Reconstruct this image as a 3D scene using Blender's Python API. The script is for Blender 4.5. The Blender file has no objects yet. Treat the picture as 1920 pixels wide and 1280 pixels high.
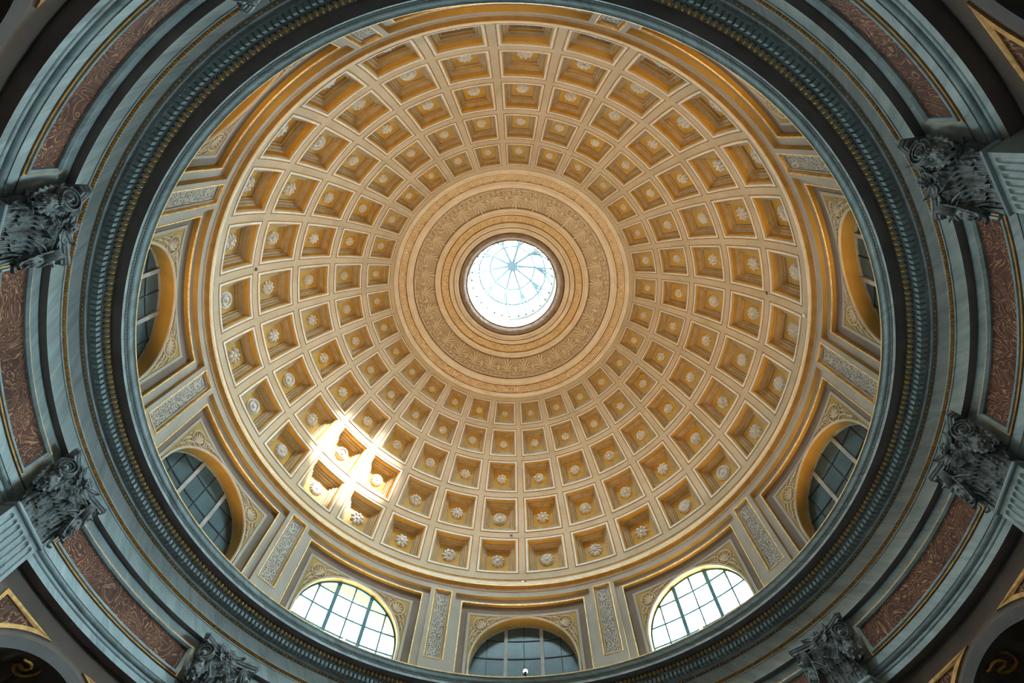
import bpy, math, random
from mathutils import Vector, Matrix
random.seed(7)
R_ = math.radians
D = bpy.data
scene = bpy.context.scene
COL = scene.collection

# ------------------------------------------------------------------ camera
EYE = 1.6                         # camera height above the floor
A0 = 92.967                       # azimuth of coffer column 0 (degrees)
cam_d = D.cameras.new('camera'); cam = D.objects.new('camera', cam_d); COL.objects.link(cam)
cam_d.sensor_width = 36.0; cam_d.lens = 984.695 / 1920 * 36.0
cam_d.clip_end = 300
ax, ay = 0.370845, 0.009443
cx, sx, cy, sy = math.cos(ax), math.sin(ax), math.cos(ay), math.sin(ay)
Rx = Matrix(((1, 0, 0), (0, cx, -sx), (0, sx, cx))); Ry = Matrix(((cy, 0, sy), (0, 1, 0), (-sy, 0, cy)))
M3 = (Rx @ Ry) @ Matrix(((-1, 0, 0), (0, -1, 0), (0, 0, 1)))
right, up, back = M3[0], -M3[1], -M3[2]
mw = Matrix((right, up, back)).transposed().to_4x4()
mw.translation = Vector((-0.22508, 6.14017, EYE))
cam.matrix_world = mw
scene.camera = cam

# ------------------------------------------------------------------ light and exposure
scene.view_settings.view_transform = 'Standard'
scene.view_settings.look = 'None'
scene.view_settings.gamma = 1.0
scene.view_settings.use_curve_mapping = False
scene.view_settings.exposure = 0.0
scene.cycles.max_bounces = 7
scene.cycles.diffuse_bounces = 4
scene.cycles.glossy_bounces = 3
scene.cycles.transparent_max_bounces = 12
scene.cycles.sample_clamp_indirect = 6.0
scene.cycles.filter_width = 1.05
scene.cycles.adaptive_threshold = 0.025

SKY = (0.66, 0.91, 1.0); SKY_STRENGTH = 92.0
SUN_STRENGTH = 120.0
LAMP_POWER = 325.0; LAMP_COL = (1.0, 0.62, 0.25)

w = D.worlds.new('sky'); scene.world = w; w.use_nodes = True
bg = w.node_tree.nodes['Background']
bg.inputs['Color'].default_value = (*SKY, 1); bg.inputs['Strength'].default_value = SKY_STRENGTH

sun_d = D.lights.new('sun', 'SUN'); sun_d.energy = SUN_STRENGTH; sun_d.angle = R_(4.5); sun_d.color = (1.0, 0.93, 0.82)
sun = D.objects.new('sun', sun_d); COL.objects.link(sun)
SUN_AZ, SUN_EL = R_(137.6), R_(37.0)
sv = Vector((math.cos(SUN_EL) * math.cos(SUN_AZ), math.cos(SUN_EL) * math.sin(SUN_AZ), math.sin(SUN_EL)))
sun.rotation_euler = sv.to_track_quat('Z', 'Y').to_euler()
# hazy sky, brighter round the sun
nt = w.node_tree
tc = nt.nodes.new('ShaderNodeTexCoord')
dp_ = nt.nodes.new('ShaderNodeVectorMath'); dp_.operation = 'DOT_PRODUCT'; dp_.inputs[1].default_value = sv
mr_ = nt.nodes.new('ShaderNodeMapRange'); mr_.inputs['From Min'].default_value = -0.1; mr_.inputs['From Max'].default_value = 1.0; mr_.inputs['To Min'].default_value = 0.26; mr_.inputs['To Max'].default_value = 1.95
mu_ = nt.nodes.new('ShaderNodeMath'); mu_.operation = 'MULTIPLY'; mu_.inputs[1].default_value = SKY_STRENGTH
nt.links.new(tc.outputs['Generated'], dp_.inputs[0]); nt.links.new(dp_.outputs['Value'], mr_.inputs['Value'])
nt.links.new(mr_.outputs['Result'], mu_.inputs[0]); nt.links.new(mu_.outputs[0], bg.inputs['Strength'])

# ------------------------------------------------------------------ materials
def mat(name, col, rough=0.7, metal=0.0, spec=0.3):
    m = D.materials.new(name); m.use_nodes = True
    b = m.node_tree.nodes['Principled BSDF']
    b.inputs['Base Color'].default_value = (*col, 1); b.inputs['Roughness'].default_value = rough
    b.inputs['Metallic'].default_value = metal; b.inputs['Specular IOR Level'].default_value = spec
    return m
def N(m, t, **kw):
    n = m.node_tree.nodes.new(t)
    for k, v in kw.items():
        if k in n.inputs: n.inputs[k].default_value = v
        else: setattr(n, k, v)
    return n
def L(m, a, b): m.node_tree.links.new(a, b)
def bs(m): return m.node_tree.nodes['Principled BSDF']
def ramp(m, fac, stops):
    r = N(m, 'ShaderNodeValToRGB'); e = r.color_ramp.elements
    e[0].position, e[0].color = stops[0][0], (*stops[0][1], 1)
    e[1].position, e[1].color = stops[-1][0], (*stops[-1][1], 1)
    for p, c in stops[1:-1]:
        x = e.new(p); x.color = (*c, 1)
    L(m, fac, r.inputs['Fac']); return r
def plaster(name, c1, c2, rough=0.8, scale=1.6, bump=0.15, rand=0.0, c3=None):
    m = mat(name, c1, rough)
    t = N(m, 'ShaderNodeTexCoord')
    n = N(m, 'ShaderNodeTexNoise', Scale=scale, Detail=8.0, Roughness=0.62); L(m, t.outputs['Object'], n.inputs['Vector'])
    r = ramp(m, n.outputs['Fac'], [(0.32, c2), (0.62, c1)])
    out = r.outputs['Color']
    if rand > 0:
        oi = N(m, 'ShaderNodeObjectInfo')
        mx = N(m, 'ShaderNodeMix', data_type='RGBA'); mm = N(m, 'ShaderNodeMath', operation='MULTIPLY'); mm.inputs[1].default_value = rand
        L(m, oi.outputs['Random'], mm.inputs[0]); L(m, mm.outputs[0], mx.inputs[0])
        L(m, out, mx.inputs[6]); mx.inputs[7].default_value = (*(c3 or c2), 1); out = mx.outputs[2]
    L(m, out, bs(m).inputs['Base Color'])
    n2 = N(m, 'ShaderNodeTexNoise', Scale=28.0, Detail=4.0); L(m, t.outputs['Object'], n2.inputs['Vector'])
    b = N(m, 'ShaderNodeBump', Strength=bump, Distance=0.02); L(m, n2.outputs['Fac'], b.inputs['Height'])
    L(m, b.outputs['Normal'], bs(m).inputs['Normal'])
    return m
def marble(name, c1, c2, c3, rough=0.45):
    m = mat(name, c1, rough, spec=0.4)
    t = N(m, 'ShaderNodeTexCoord')
    mr = N(m, 'ShaderNodeMapping'); mr.inputs['Rotation'].default_value = (0, 0, R_(-48)); L(m, t.outputs['UV'], mr.inputs['Vector'])
    mp = N(m, 'ShaderNodeMapping'); mp.inputs['Scale'].default_value = (0.40, 2.6, 1.0); L(m, mr.outputs['Vector'], mp.inputs['Vector'])
    n = N(m, 'ShaderNodeTexNoise', Scale=1.6, Detail=10.0, Roughness=0.68, Distortion=0.9); L(m, mp.outputs['Vector'], n.inputs['Vector'])
    r = ramp(m, n.outputs['Fac'], [(0.30, c2), (0.52, c1), (0.75, c3)])
    n2 = N(m, 'ShaderNodeTexNoise', Scale=0.9, Detail=3.0); L(m, t.outputs['UV'], n2.inputs['Vector'])
    mx = N(m, 'ShaderNodeMix', data_type='RGBA', blend_type='MULTIPLY'); mx.inputs[0].default_value = 0.55
    r2 = ramp(m, n2.outputs['Fac'], [(0.3, (0.62, 0.62, 0.64)), (0.7, (1, 1, 1))])
    L(m, r.outputs['Color'], mx.inputs[6]); L(m, r2.outputs['Color'], mx.inputs[7])
    L(m, mx.outputs[2], bs(m).inputs['Base Color'])
    return m
def alabaster(name):
    m = mat(name, (0.10, 0.05, 0.035), 0.55, spec=0.2)
    t = N(m, 'ShaderNodeTexCoord')
    n = N(m, 'ShaderNodeTexNoise', Scale=1.5, Detail=3.0, Roughness=0.5, Distortion=1.2); L(m, t.outputs['UV'], n.inputs['Vector'])
    mu = N(m, 'ShaderNodeMath', operation='MULTIPLY'); mu.inputs[1].default_value = 15.0; L(m, n.outputs['Fac'], mu.inputs[0])
    fr = N(m, 'ShaderNodeMath', operation='FRACT'); L(m, mu.outputs[0], fr.inputs[0])
    r = ramp(m, fr.outputs[0], [(0.0, (0.105, 0.038, 0.022)), (0.45, (0.125, 0.048, 0.028)), (0.75, (0.19, 0.085, 0.05)), (0.92, (0.56, 0.31, 0.16)), (1.0, (0.085, 0.03, 0.018))])
    n2 = N(m, 'ShaderNodeTexNoise', Scale=1.1, Detail=3.0); L(m, t.outputs['UV'], n2.inputs['Vector'])
    mx = N(m, 'ShaderNodeMix', data_type='RGBA', blend_type='MULTIPLY'); mx.inputs[0].default_value = 0.8
    r2 = ramp(m, n2.outputs['Fac'], [(0.35, (0.45, 0.40, 0.40)), (0.65, (1.05, 1.0, 1.0))])
    L(m, r.outputs['Color'], mx.inputs[6]); L(m, r2.outputs['Color'], mx.inputs[7]); L(m, mx.outputs[2], bs(m).inputs['Base Color'])
    return m
def gilt(name, col=(0.72, 0.44, 0.13), rough=0.38, metal=0.85):
    m = mat(name, col, rough, metal)
    t = N(m, 'ShaderNodeTexCoord'); n = N(m, 'ShaderNodeTexNoise', Scale=9.0, Detail=5.0); L(m, t.outputs['Object'], n.inputs['Vector'])
    r = ramp(m, n.outputs['Fac'], [(0.3, tuple(c * 0.6 for c in col)), (0.65, col)]); L(m, r.outputs['Color'], bs(m).inputs['Base Color'])
    return m
def arabesque(name):
    m = mat(name, (0.5, 0.45, 0.38), 0.8)
    t = N(m, 'ShaderNodeTexCoord')
    n = N(m, 'ShaderNodeTexVoronoi', Scale=17.0, feature='DISTANCE_TO_EDGE'); L(m, t.outputs['UV'], n.inputs['Vector'])
    n2 = N(m, 'ShaderNodeTexNoise', Scale=16.0, Detail=3.0, Distortion=2.0); L(m, t.outputs['UV'], n2.inputs['Vector'])
    ad = N(m, 'ShaderNodeMath', operation='MULTIPLY'); L(m, n.outputs['Distance'], ad.inputs[0]); ad.inputs[1].default_value = 1.6
    a2 = N(m, 'ShaderNodeMath', operation='ADD'); L(m, ad.outputs[0], a2.inputs[0]); L(m, n2.outputs['Fac'], a2.inputs[1])
    r = ramp(m, a2.outputs[0], [(0.52, (0.46, 0.42, 0.36)), (0.68, (0.36, 0.31, 0.25)), (0.86, (0.13, 0.10, 0.075))])
    L(m, r.outputs['Color'], bs(m).inputs['Base Color'])
    b = N(m, 'ShaderNodeBump', Strength=0.6, Distance=0.03, invert=True); L(m, a2.outputs[0], b.inputs['Height']); L(m, b.outputs['Normal'], bs(m).inputs['Normal'])
    return m
def clear_glass(name, tint=(0.93, 0.98, 1.0)):
    m = D.materials.new(name); m.use_nodes = True; nt = m.node_tree; nt.nodes.clear()
    o = N(m, 'ShaderNodeOutputMaterial'); tr = N(m, 'ShaderNodeBsdfTransparent'); tr.inputs['Color'].default_value = (*tint, 1)
    g = N(m, 'ShaderNodeBsdfGlossy'); g.inputs['Roughness'].default_value = 0.05
    mx = N(m, 'ShaderNodeMixShader'); mx.inputs[0].default_value = 0.05
    L(m, tr.outputs[0], mx.inputs[1]); L(m, g.outputs[0], mx.inputs[2]); L(m, mx.outputs[0], o.inputs['Surface'])
    return m

M = dict(
    rib=plaster('rib_plaster', (0.53, 0.42, 0.295), (0.42, 0.325, 0.21), scale=0.9),
    white=plaster('white_line_plaster', (0.72, 0.655, 0.575), (0.60, 0.53, 0.45), scale=2.2),
    ochre=plaster('ochre_paint', (0.57, 0.315, 0.045), (0.42, 0.22, 0.035), scale=2.5, rand=0.6, c3=(0.44, 0.31, 0.13)),
    ledge=plaster('grey_ledge_paint', (0.42, 0.32, 0.20), (0.26, 0.175, 0.085), scale=3.0, rand=0.5, c3=(0.38, 0.31, 0.22)),
    goldline=plaster('gold_line_paint', (0.46, 0.21, 0.035), (0.32, 0.14, 0.03), scale=3.0),
    rosette=plaster('white_stucco', (0.76, 0.72, 0.66), (0.58, 0.53, 0.47), scale=6.0, bump=0.3),
    drum=plaster('drum_grey_plaster', (0.36, 0.31, 0.26), (0.29, 0.245, 0.20), scale=0.8),
    brown=plaster('drum_brown_plaster', (0.18, 0.132, 0.098), (0.14, 0.10, 0.073), scale=0.8),
    arch=plaster('arch_ochre_plaster', (0.38, 0.245, 0.065), (0.29, 0.175, 0.045), scale=1.2),
    cream=plaster('cream_stucco', (0.86, 0.75, 0.62), (0.74, 0.62, 0.49), scale=2.0, bump=0.25),  # raised albedo puts the brighter light round the eye into the colour
    creamgold=plaster('cream_gold_paint', (0.72, 0.50, 0.25), (0.60, 0.39, 0.16), scale=3.0),
    relief=plaster('stucco_relief', (0.50, 0.41, 0.30), (0.36, 0.28, 0.19), scale=5.0, bump=0.3),
    marble=marble('blue_grey_marble', (0.40, 0.49, 0.49), (0.24, 0.30, 0.31), (0.56, 0.65, 0.64)),
    marble2=marble('grey_frieze_marble', (0.29, 0.32, 0.315), (0.18, 0.20, 0.20), (0.38, 0.415, 0.405)),
    shademarble=plaster('shaded_soffit_marble', (0.20, 0.160, 0.150), (0.14, 0.11, 0.105), rough=0.5, scale=1.5, bump=0.05),  # shade of the down-facing soffits put into the marble colour
    capital=plaster('capital_marble', (0.235, 0.26, 0.26), (0.075, 0.082, 0.082), rough=0.55, scale=6.0, bump=0.4),
    alab=alabaster('brown_alabaster'),
    wall=plaster('dark_brown_stucco', (0.185, 0.138, 0.113), (0.14, 0.102, 0.082), rough=0.6, scale=1.0),
    niche=plaster('niche_stucco', (0.13, 0.10, 0.075), (0.085, 0.062, 0.045), rough=0.5, scale=2.0),
    gilt=gilt('gilding', (0.95, 0.50, 0.12), 0.30, 0.45),
    giltrope=gilt('rope_gilding', (0.85, 0.42, 0.08), 0.32, 0.45),
    gilt_lit_line=gilt('gilt_and_lit_line', (0.90, 0.60, 0.24), 0.5, 0.2),  # gilded lines, and the lamp-lit cornice edge put into colour
    giltdark=gilt('dark_gilding', (0.20, 0.085, 0.015), 0.45, 0.4),  # darker gilding behind the rope, beads and eggs
    giltcool=gilt('panel_gilding', (0.92, 0.50, 0.17), 0.5, 0.2),
    arab=arabesque('arabesque_stucco'),
    iron=mat('painted_iron', (0.10, 0.15, 0.17), 0.5), skyiron=mat('skylight_iron', (0.028, 0.036, 0.040), 0.7, 0.0, 0.1),
    woodframe=plaster('window_frame_paint', (0.34, 0.33, 0.30), (0.24, 0.23, 0.21), scale=4.0),
    glass=clear_glass('clear_glass'),
    blind=plaster('grey_green_frosted_pane', (0.055, 0.115, 0.13), (0.034, 0.062, 0.07), rough=0.3, scale=1.3, bump=0.03, rand=0.4, c3=(0.06, 0.07, 0.075)),
    lantern=plaster('white_lantern_plaster', (0.86, 0.86, 0.86), (0.78, 0.78, 0.78), scale=3.0),
    floor=plaster('mosaic_floor', (0.075, 0.06, 0.05), (0.045, 0.036, 0.032), rough=0.5, scale=3.0),
    black=mat('black_plastic', (0.02, 0.02, 0.022), 0.4),
    whiteplastic=mat('white_plastic', (0.8, 0.8, 0.8), 0.4),
)
bulb = mat('lamp_glow', (1, 0.9, 0.7)); bs(bulb).inputs['Emission Color'].default_value = (1.0, 0.82, 0.55, 1); bs(bulb).inputs['Emission Strength'].default_value = 60.0
M['bulb'] = bulb

# ------------------------------------------------------------------ mesh helpers
def P(k, h, r):
    t = R_(A0 + 12 * k)
    return (r * math.cos(t), r * math.sin(t), h + EYE)
class MB:
    def __init__(s): s.v = []; s.f = []; s.m = []; s.uv = {}; s.mats = []
    def mi(s, name):
        if name not in s.mats: s.mats.append(name)
        return s.mats.index(name)
    def add(s, vs, fs, m, uvs=None):
        o = len(s.v); s.v += [tuple(v) for v in vs]; i = s.mi(m)
        for f in fs: s.f.append([a + o for a in f]); s.m.append(i)
        if uvs:
            for j, u in enumerate(uvs): s.uv[o + j] = u
    def grid(s, pts, m, uvs=None, close_u=False, close_v=False):
        """pts[i][j] -> quads"""
        a, b = len(pts), len(pts[0]); fs = []
        for i in range(a if close_u else a - 1):
            for j in range(b if close_v else b - 1):
                i2, j2 = (i + 1) % a, (j + 1) % b
                fs.append((i * b + j, i2 * b + j, i2 * b + j2, i * b + j2))
        s.add([p for row in pts for p in row], fs, m, [u for row in uvs for u in row] if uvs else None)
    def box(s, c, d, m, f=None):
        x, y, z = c; a, b, e = d[0] / 2, d[1] / 2, d[2] / 2
        vs = [(x + i * a, y + j * b, z + k * e) for i in (-1, 1) for j in (-1, 1) for k in (-1, 1)]
        if f: vs = [f(*v) for v in vs]
        s.add(vs, [(0, 1, 3, 2), (4, 6, 7, 5), (0, 4, 5, 1), (2, 3, 7, 6), (0, 2, 6, 4), (1, 5, 7, 3)], m)
    def mesh(s, name):
        me = D.meshes.new(name); me.from_pydata(s.v, [], s.f)
        for n in s.mats: me.materials.append(M[n])
        me.polygons.foreach_set('material_index', s.m)
        if s.uv:
            ul = me.uv_layers.new(name='UVMap'); li = [0] * len(me.loops); me.loops.foreach_get('vertex_index', li)
            fl = []
            for a in li: fl += s.uv.get(a, (0, 0))
            ul.data.foreach_set('uv', fl)
        me.update(); return me
    def build(s, name, parent=None, smooth=True):
        me = s.mesh(name)
        if smooth: me.polygons.foreach_set('use_smooth', [True] * len(me.polygons))
        return link(name, me, parent)
def link(name, me, parent=None):
    o = D.objects.new(name, me); COL.objects.link(o)
    if parent: o.parent = parent
    return o
def copy(o, parent=None):
    c = o.copy(); COL.objects.link(c)
    if parent: c.parent = parent
    return c
def empty(name, loc=(0, 0, 0), rz=0, parent=None):
    o = D.objects.new(name, None); COL.objects.link(o); o.location = loc; o.rotation_euler = (0, 0, rz); o.empty_display_size = 0.2
    if parent: o.parent = parent
    return o
def tag(o, label, cat, group=None, kind=None):
    o['label'] = label; o['category'] = cat
    if group: o['group'] = group
    if kind: o['kind'] = kind
    return o
def stuff(o): o['kind'] = 'stuff'; return o
def spin(o, dk): o.rotation_euler = (0, 0, R_(12 * dk)); return o

def lathe(mb, prof, m, k0=0.0, k1=30.0, seg=360, uvscale=1.0):
    """prof: (r, h) polyline, shaded smooth along itself; several calls give sharp edges"""
    full = abs(k1 - k0 - 30) < 1e-6
    n = max(2, int(round(seg * (k1 - k0) / 30.0)))
    vlen = [0.0]
    for a, b in zip(prof, prof[1:]): vlen.append(vlen[-1] + math.hypot(b[0] - a[0], b[1] - a[1]))
    pts, uvs = [], []
    for i in range(n + 1):
        k = k0 + (k1 - k0) * i / n
        pts.append([P(k, h, r) for r, h in prof])
        uvs.append([(R_(12 * k) * prof[0][0] * uvscale, (prof[0][1] + v) * uvscale) for v in vlen])
    mb.grid(pts, m, uvs)
def segs(mb, pts, m, **kw):
    """sharp polyline: every segment its own strip"""
    for a, b in zip(pts, pts[1:]): lathe(mb, [a, b], m, **kw)
def arc(r0, h0, r1, h1, bulge, n=6):
    """curved polyline from (r0,h0) to (r1,h1) with sideways bulge"""
    out = []; dx, dy = r1 - r0, h1 - h0; l = math.hypot(dx, dy); nx, ny = -dy / l, dx / l
    for i in range(n + 1):
        t = i / n; b = 4 * t * (1 - t) * bulge
        out.append((r0 + dx * t + nx * b, h0 + dy * t + ny * b))
    return out
def scurve(r0, h0, r1, h1, amp, n=8):
    out = []; dx, dy = r1 - r0, h1 - h0; l = math.hypot(dx, dy); nx, ny = -dy / l, dx / l
    for i in range(n + 1):
        t = i / n; b = math.sin(2 * math.pi * t) * amp
        out.append((r0 + dx * t + nx * b, h0 + dy * t + ny * b))
    return out
def ridge(mb, path, width, height, m, f, round_=True):
    """raised strip along a 2D path; width is a number or a function of t; f(u, v, w) -> point"""
    n = len(path); rows = []
    for i, (u, v) in enumerate(path):
        t = i / (n - 1); a = path[max(0, i - 1)]; b = path[min(n - 1, i + 1)]
        dx, dy = b[0] - a[0], b[1] - a[1]; l = math.hypot(dx, dy) or 1; nx, ny = -dy / l, dx / l
        wd = (width(t) if callable(width) else width) / 2
        hh = height(t) if callable(height) else height
        row = [f(u + nx * wd, v + ny * wd, 0), f(u + nx * wd * 0.45, v + ny * wd * 0.45, hh), f(u - nx * wd * 0.45, v - ny * wd * 0.45, hh), f(u - nx * wd, v - ny * wd, 0)]
        rows.append(row)
    mb.grid(rows, m)
def spiral(cx_, cy_, r0, r1, a0, turns, n=26):
    return [(cx_ + (r0 + (r1 - r0) * i / n) * math.cos(a0 + turns * 2 * math.pi * i / n), cy_ + (r0 + (r1 - r0) * i / n) * math.sin(a0 + turns * 2 * math.pi * i / n)) for i in range(n + 1)]
def bez(p0, p1, p2, n=8):
    return [((1 - t) ** 2 * p0[0] + 2 * t * (1 - t) * p1[0] + t * t * p2[0], (1 - t) ** 2 * p0[1] + 2 * t * (1 - t) * p1[1] + t * t * p2[1]) for t in [i / n for i in range(n + 1)]]
def tube(mb, pts, rad, m, n=6):
    rows = []; pts = [Vector(p) for p in pts]
    for i, p in enumerate(pts):
        d = (pts[min(i + 1, len(pts) - 1)] - pts[max(i - 1, 0)]).normalized()
        a = d.cross(Vector((0.13, 0.21, 0.97))).normalized(); b = d.cross(a)
        r = rad(i / (len(pts) - 1)) if callable(rad) else rad
        rows.append([p + (a * math.cos(2 * math.pi * j / n) + b * math.sin(2 * math.pi * j / n)) * r for j in range(n)])
    mb.grid(rows, m, close_v=True)
def blob(mb, c, r, m, nu=8, nv=6, f=None):
    rows = []
    for i in range(nv + 1):
        t = math.pi * i / nv
        row = []
        for j in range(nu):
            a = 2 * math.pi * j / nu
            p = (c[0] + r[0] * math.sin(t) * math.cos(a), c[1] + r[1] * math.sin(t) * math.sin(a), c[2] + r[2] * math.cos(t))
            row.append(f(*p) if f else p)
        rows.append(row)
    mb.grid(rows, m, close_v=True)

BAYS = [2.5 + 3 * i for i in range(10)]
PILS = [1 + 3 * i for i in range(10)]
# the lower order stands slightly off the exact tenths
OFF = {1: 0.02, 4: 0.09, 7: 0.10, 10: 0.07, 13: 0.03, 16: -0.03, 19: -0.10, 22: -0.12, 25: -0.09, 28: -0.03}
LB = {}
for b_ in BAYS:
    LB[b_] = b_ + (OFF[(int(b_ - 1.5) - 1) % 30 + 1] + OFF[(int(b_ + 1.5) - 1) % 30 + 1]) / 2

# ------------------------------------------------------------------ floor and lower wall with niches
mb = MB()
mb.grid([[P(30 * i / 120, -EYE, r) for r in (0.0, 3, 6, 9, 9.7)] for i in range(121)], 'floor')
fl = mb.build('floor'); tag(fl, 'dark patterned stone floor of the round hall', 'floor', kind='structure')

RW = 9.55; NC, NR = 5.25, 1.95            # wall radius, niche arch centre height and radius
mb = MB()
def wcol(dk0, h): return P(dk0, h, RW)
for b_ in BAYS:
    c = LB[b_]
    xs = [-NR * math.cos(math.pi * i / 28) for i in range(29)]
    l, r = b_ - 1.5, b_ + 1.5
    toK = lambda x: c + x / RW / R_(12)
    # over the arch
    mb.grid([[P(toK(x), NC + math.sqrt(max(0, NR * NR - x * x)), RW), P(toK(x), 7.6, RW), P(toK(x), 7.95, RW)] for x in xs], 'wall')
    for a0, a1 in ((l, toK(-NR)), (toK(NR), r)):
        mb.grid([[P(a0 + (a1 - a0) * i / 6, h, RW) for h in (-EYE, 0.2, NC, 7.6, 7.95)] for i in range(7)], 'wall')
    mb.grid([[P(toK(-NR + 2 * NR * i / 10), h, RW) for h in (-EYE, 0.2)] for i in range(11)], 'wall')
wl = mb.build('wall_lower'); tag(wl, 'dark brown lower wall of arched niches below the string course', 'wall', kind='structure')

def bay_frame(k, h, r):
    """matrix: x along the wall, y towards the axis, z up"""
    t = R_(A0 + 12 * k)
    return Matrix.Translation(Vector(P(k, h, r))) @ Matrix.Rotation(t + math.pi / 2, 4, 'Z')
# niche mesh in local coordinates (origin at arch centre on the wall face)
mb = MB()
rows = []
NA, NB = 96, 14
for i in range(NA + 1):
    a = math.pi * i / NA
    row = []
    for j in range(NB + 1):
        b = (math.pi / 2) * j / NB            # 0 at the arch edge, 90 deg at the back
        rr = NR * (1 - 0.050 * (0.5 + 0.5 * math.cos(a * 28)) * min(1, math.sin(b) * 2.5 + 0.1))
        row.append((rr * math.cos(a) * math.cos(b), -rr * math.sin(b), rr * math.sin(a) * math.cos(b)))
    rows.append(row)
mb.grid(rows, 'niche')
mb.grid([[(NR * math.cos(math.pi * i / 24), -NR * math.sin(math.pi * i / 24), z) for z in (0.2 - NC, 0)] for i in range(25)], 'niche')
mb.add([(NR * math.cos(math.pi * i / 24), -NR * math.sin(math.pi * i / 24), 0.2 - NC) for i in range(25)], [tuple(range(25))], 'niche')
niche_me = mb.mesh('niche'); niche_me.polygons.foreach_set('use_smooth', [True] * len(niche_me.polygons))
mb = MB()
def onshell(u, v, inset=0.06):
    # a point on the niche vault from its plan position
    return (u, v, math.sqrt(max(0.01, (NR - inset) ** 2 - u * u - v * v)))
sc_ = [(0.60, -0.08), (0.54, -0.12), (0.44, -0.12), (0.36, -0.16), (0.30, -0.24), (0.31, -0.31), (0.38, -0.34), (0.46, -0.30), (0.52, -0.27), (0.54, -0.33), (0.50, -0.40), (0.43, -0.46), (0.33, -0.50), (0.22, -0.48), (0.15, -0.38), (0.12, -0.26), (0.16, -0.14)]
tube(mb, [onshell(u, v) for u, v in sc_], lambda t: 0.022 + 0.016 * math.sin(t * 3.1), 'giltrope', 6)
scroll_me = mb.mesh('gilt_scroll'); scroll_me.polygons.foreach_set('use_smooth', [True] * len(scroll_me.polygons))
# archivolt and spandrels on the wall face, local x/z, bent to the wall
def onwall(x, z, d):                         # d = towards the axis
    a = x / RW
    rr = RW - d
    return (rr * math.sin(a), RW - rr * math.cos(a), z)
def arcpts(r, a0, a1, n): return [(r * math.cos(R_(a0 + (a1 - a0) * i / n)), r * math.sin(R_(a0 + (a1 - a0) * i / n))) for i in range(n + 1)]
mb2 = MB()
M['archivolt'] = plaster('archivolt_stone', (0.115, 0.103, 0.098), (0.085, 0.076, 0.072), rough=0.55)
mb2.grid([[(p[0], -0.02, p[1]), onwall(p[0], p[1], 0.03)] for p in arcpts(NR, -2, 182, 60)], 'archivolt')
for s_ in (-1, 1): mb2.grid([[(s_ * NR, -0.02, z), onwall(s_ * NR, z, 0.0)] for z in (0.2 - NC, 0)], 'archivolt')
for ra, rb, d0, d1 in ((NR, 2.15, 0.03, 0.03), (2.15, 2.15, 0.03, 0.0)):
    mb2.grid([[onwall(p[0], p[1], d0), onwall(q[0], q[1], d1)] for p, q in zip(arcpts(ra, -2, 182, 60), arcpts(rb, -2, 182, 60))], 'archivolt')
arch_me = mb2.mesh('archivolt'); arch_me.polygons.foreach_set('use_smooth', [True] * len(arch_me.polygons))
def span_mesh(sgn):
    # outline: along the extrados then the straight sides
    ro = 2.27; top = 7.47 - NC; xr = 1.92
    a_t = math.degrees(math.asin(min(1, top / ro))); a_b = math.degrees(math.acos(xr / ro))
    if top >= ro: a_t = 86.5
    outer = arcpts(ro, a_b, a_t, 20) + [(xr, top)]
    # inner offset
    ri = ro + 0.075
    a_b2 = math.degrees(math.acos((xr - 0.075) / ri)); a_t2 = math.degrees(math.asin(min(1, (top - 0.07) / ri)))
    inner = arcpts(ri, a_b2, min(a_t2, 78), 20) + [(xr - 0.075, top - 0.07)]
    bm_ = MB(); ins = MB()
    n = len(outer)
    f = lambda p, d: onwall(sgn * p[0], p[1], d)
    rows = [[f(outer[i % n], 0.0), f(outer[i % n], 0.03), f(inner[i % n], 0.03), f(inner[i % n], 0.008)] for i in range(n + 1)]
    bm_.grid(rows, 'giltcool')
    vs = [f(p, 0.01) for p in inner]; cpt = f((xr - 0.25, top - 0.2), 0.01)
    ins.add(vs + [cpt], [(i, (i + 1) % n, n) for i in range(n)], 'alab', [(p[0], p[1]) for p in inner] + [(xr - 0.25, top - 0.2)])
    return bm_.mesh('border'), ins.mesh('spandrel_panel')
SPM = {s: span_mesh(s) for s in (1, -1)}
for b_ in BAYS:
    mw_ = bay_frame(LB[b_], NC, RW)
    n = link('niche', niche_me, wl); n.matrix_local = mw_
    link('gilt_scroll', scroll_me, n)
    a = link('archivolt', arch_me, wl); a.matrix_local = mw_
    for s in (1, -1):
        p_ = link('spandrel_panel', SPM[s][1], wl); p_.matrix_local = mw_
        link('border', SPM[s][0], p_)

# ------------------------------------------------------------------ string course, panel wall
mb = MB()
segs(mb, [(9.56, 7.84), (9.33, 7.84)], 'shademarble')
segs(mb, [(9.33, 7.84), (9.325, 7.955)], 'marble')
segs(mb, [(9.325, 7.955), (9.36, 7.965)], 'marble')
lathe(mb, arc(9.36, 7.965, 9.315, 8.025, 0.02), 'marble')
lathe(mb, arc(9.315, 8.025, 9.30, 8.045, -0.012), 'marble')
segs(mb, [(9.30, 8.045), (9.33, 8.05)], 'marble')
lathe(mb, arc(9.33, 8.05, 9.265, 8.13, 0.022), 'marble')
segs(mb, [(9.265, 8.13), (9.25, 8.135)], 'marble')
t1 = mb.build('trim_1'); tag(t1, 'blue-grey marble string course running below the brown alabaster panels', 'moulding', kind='structure')
mb = MB()
lathe(mb, [(9.25, 8.10), (9.25, 9.30)], 'marble')
wp = mb.build('wall_panels'); tag(wp, 'blue-grey marble wall band with brown alabaster panels between the pilaster capitals', 'wall', kind='structure')
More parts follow.
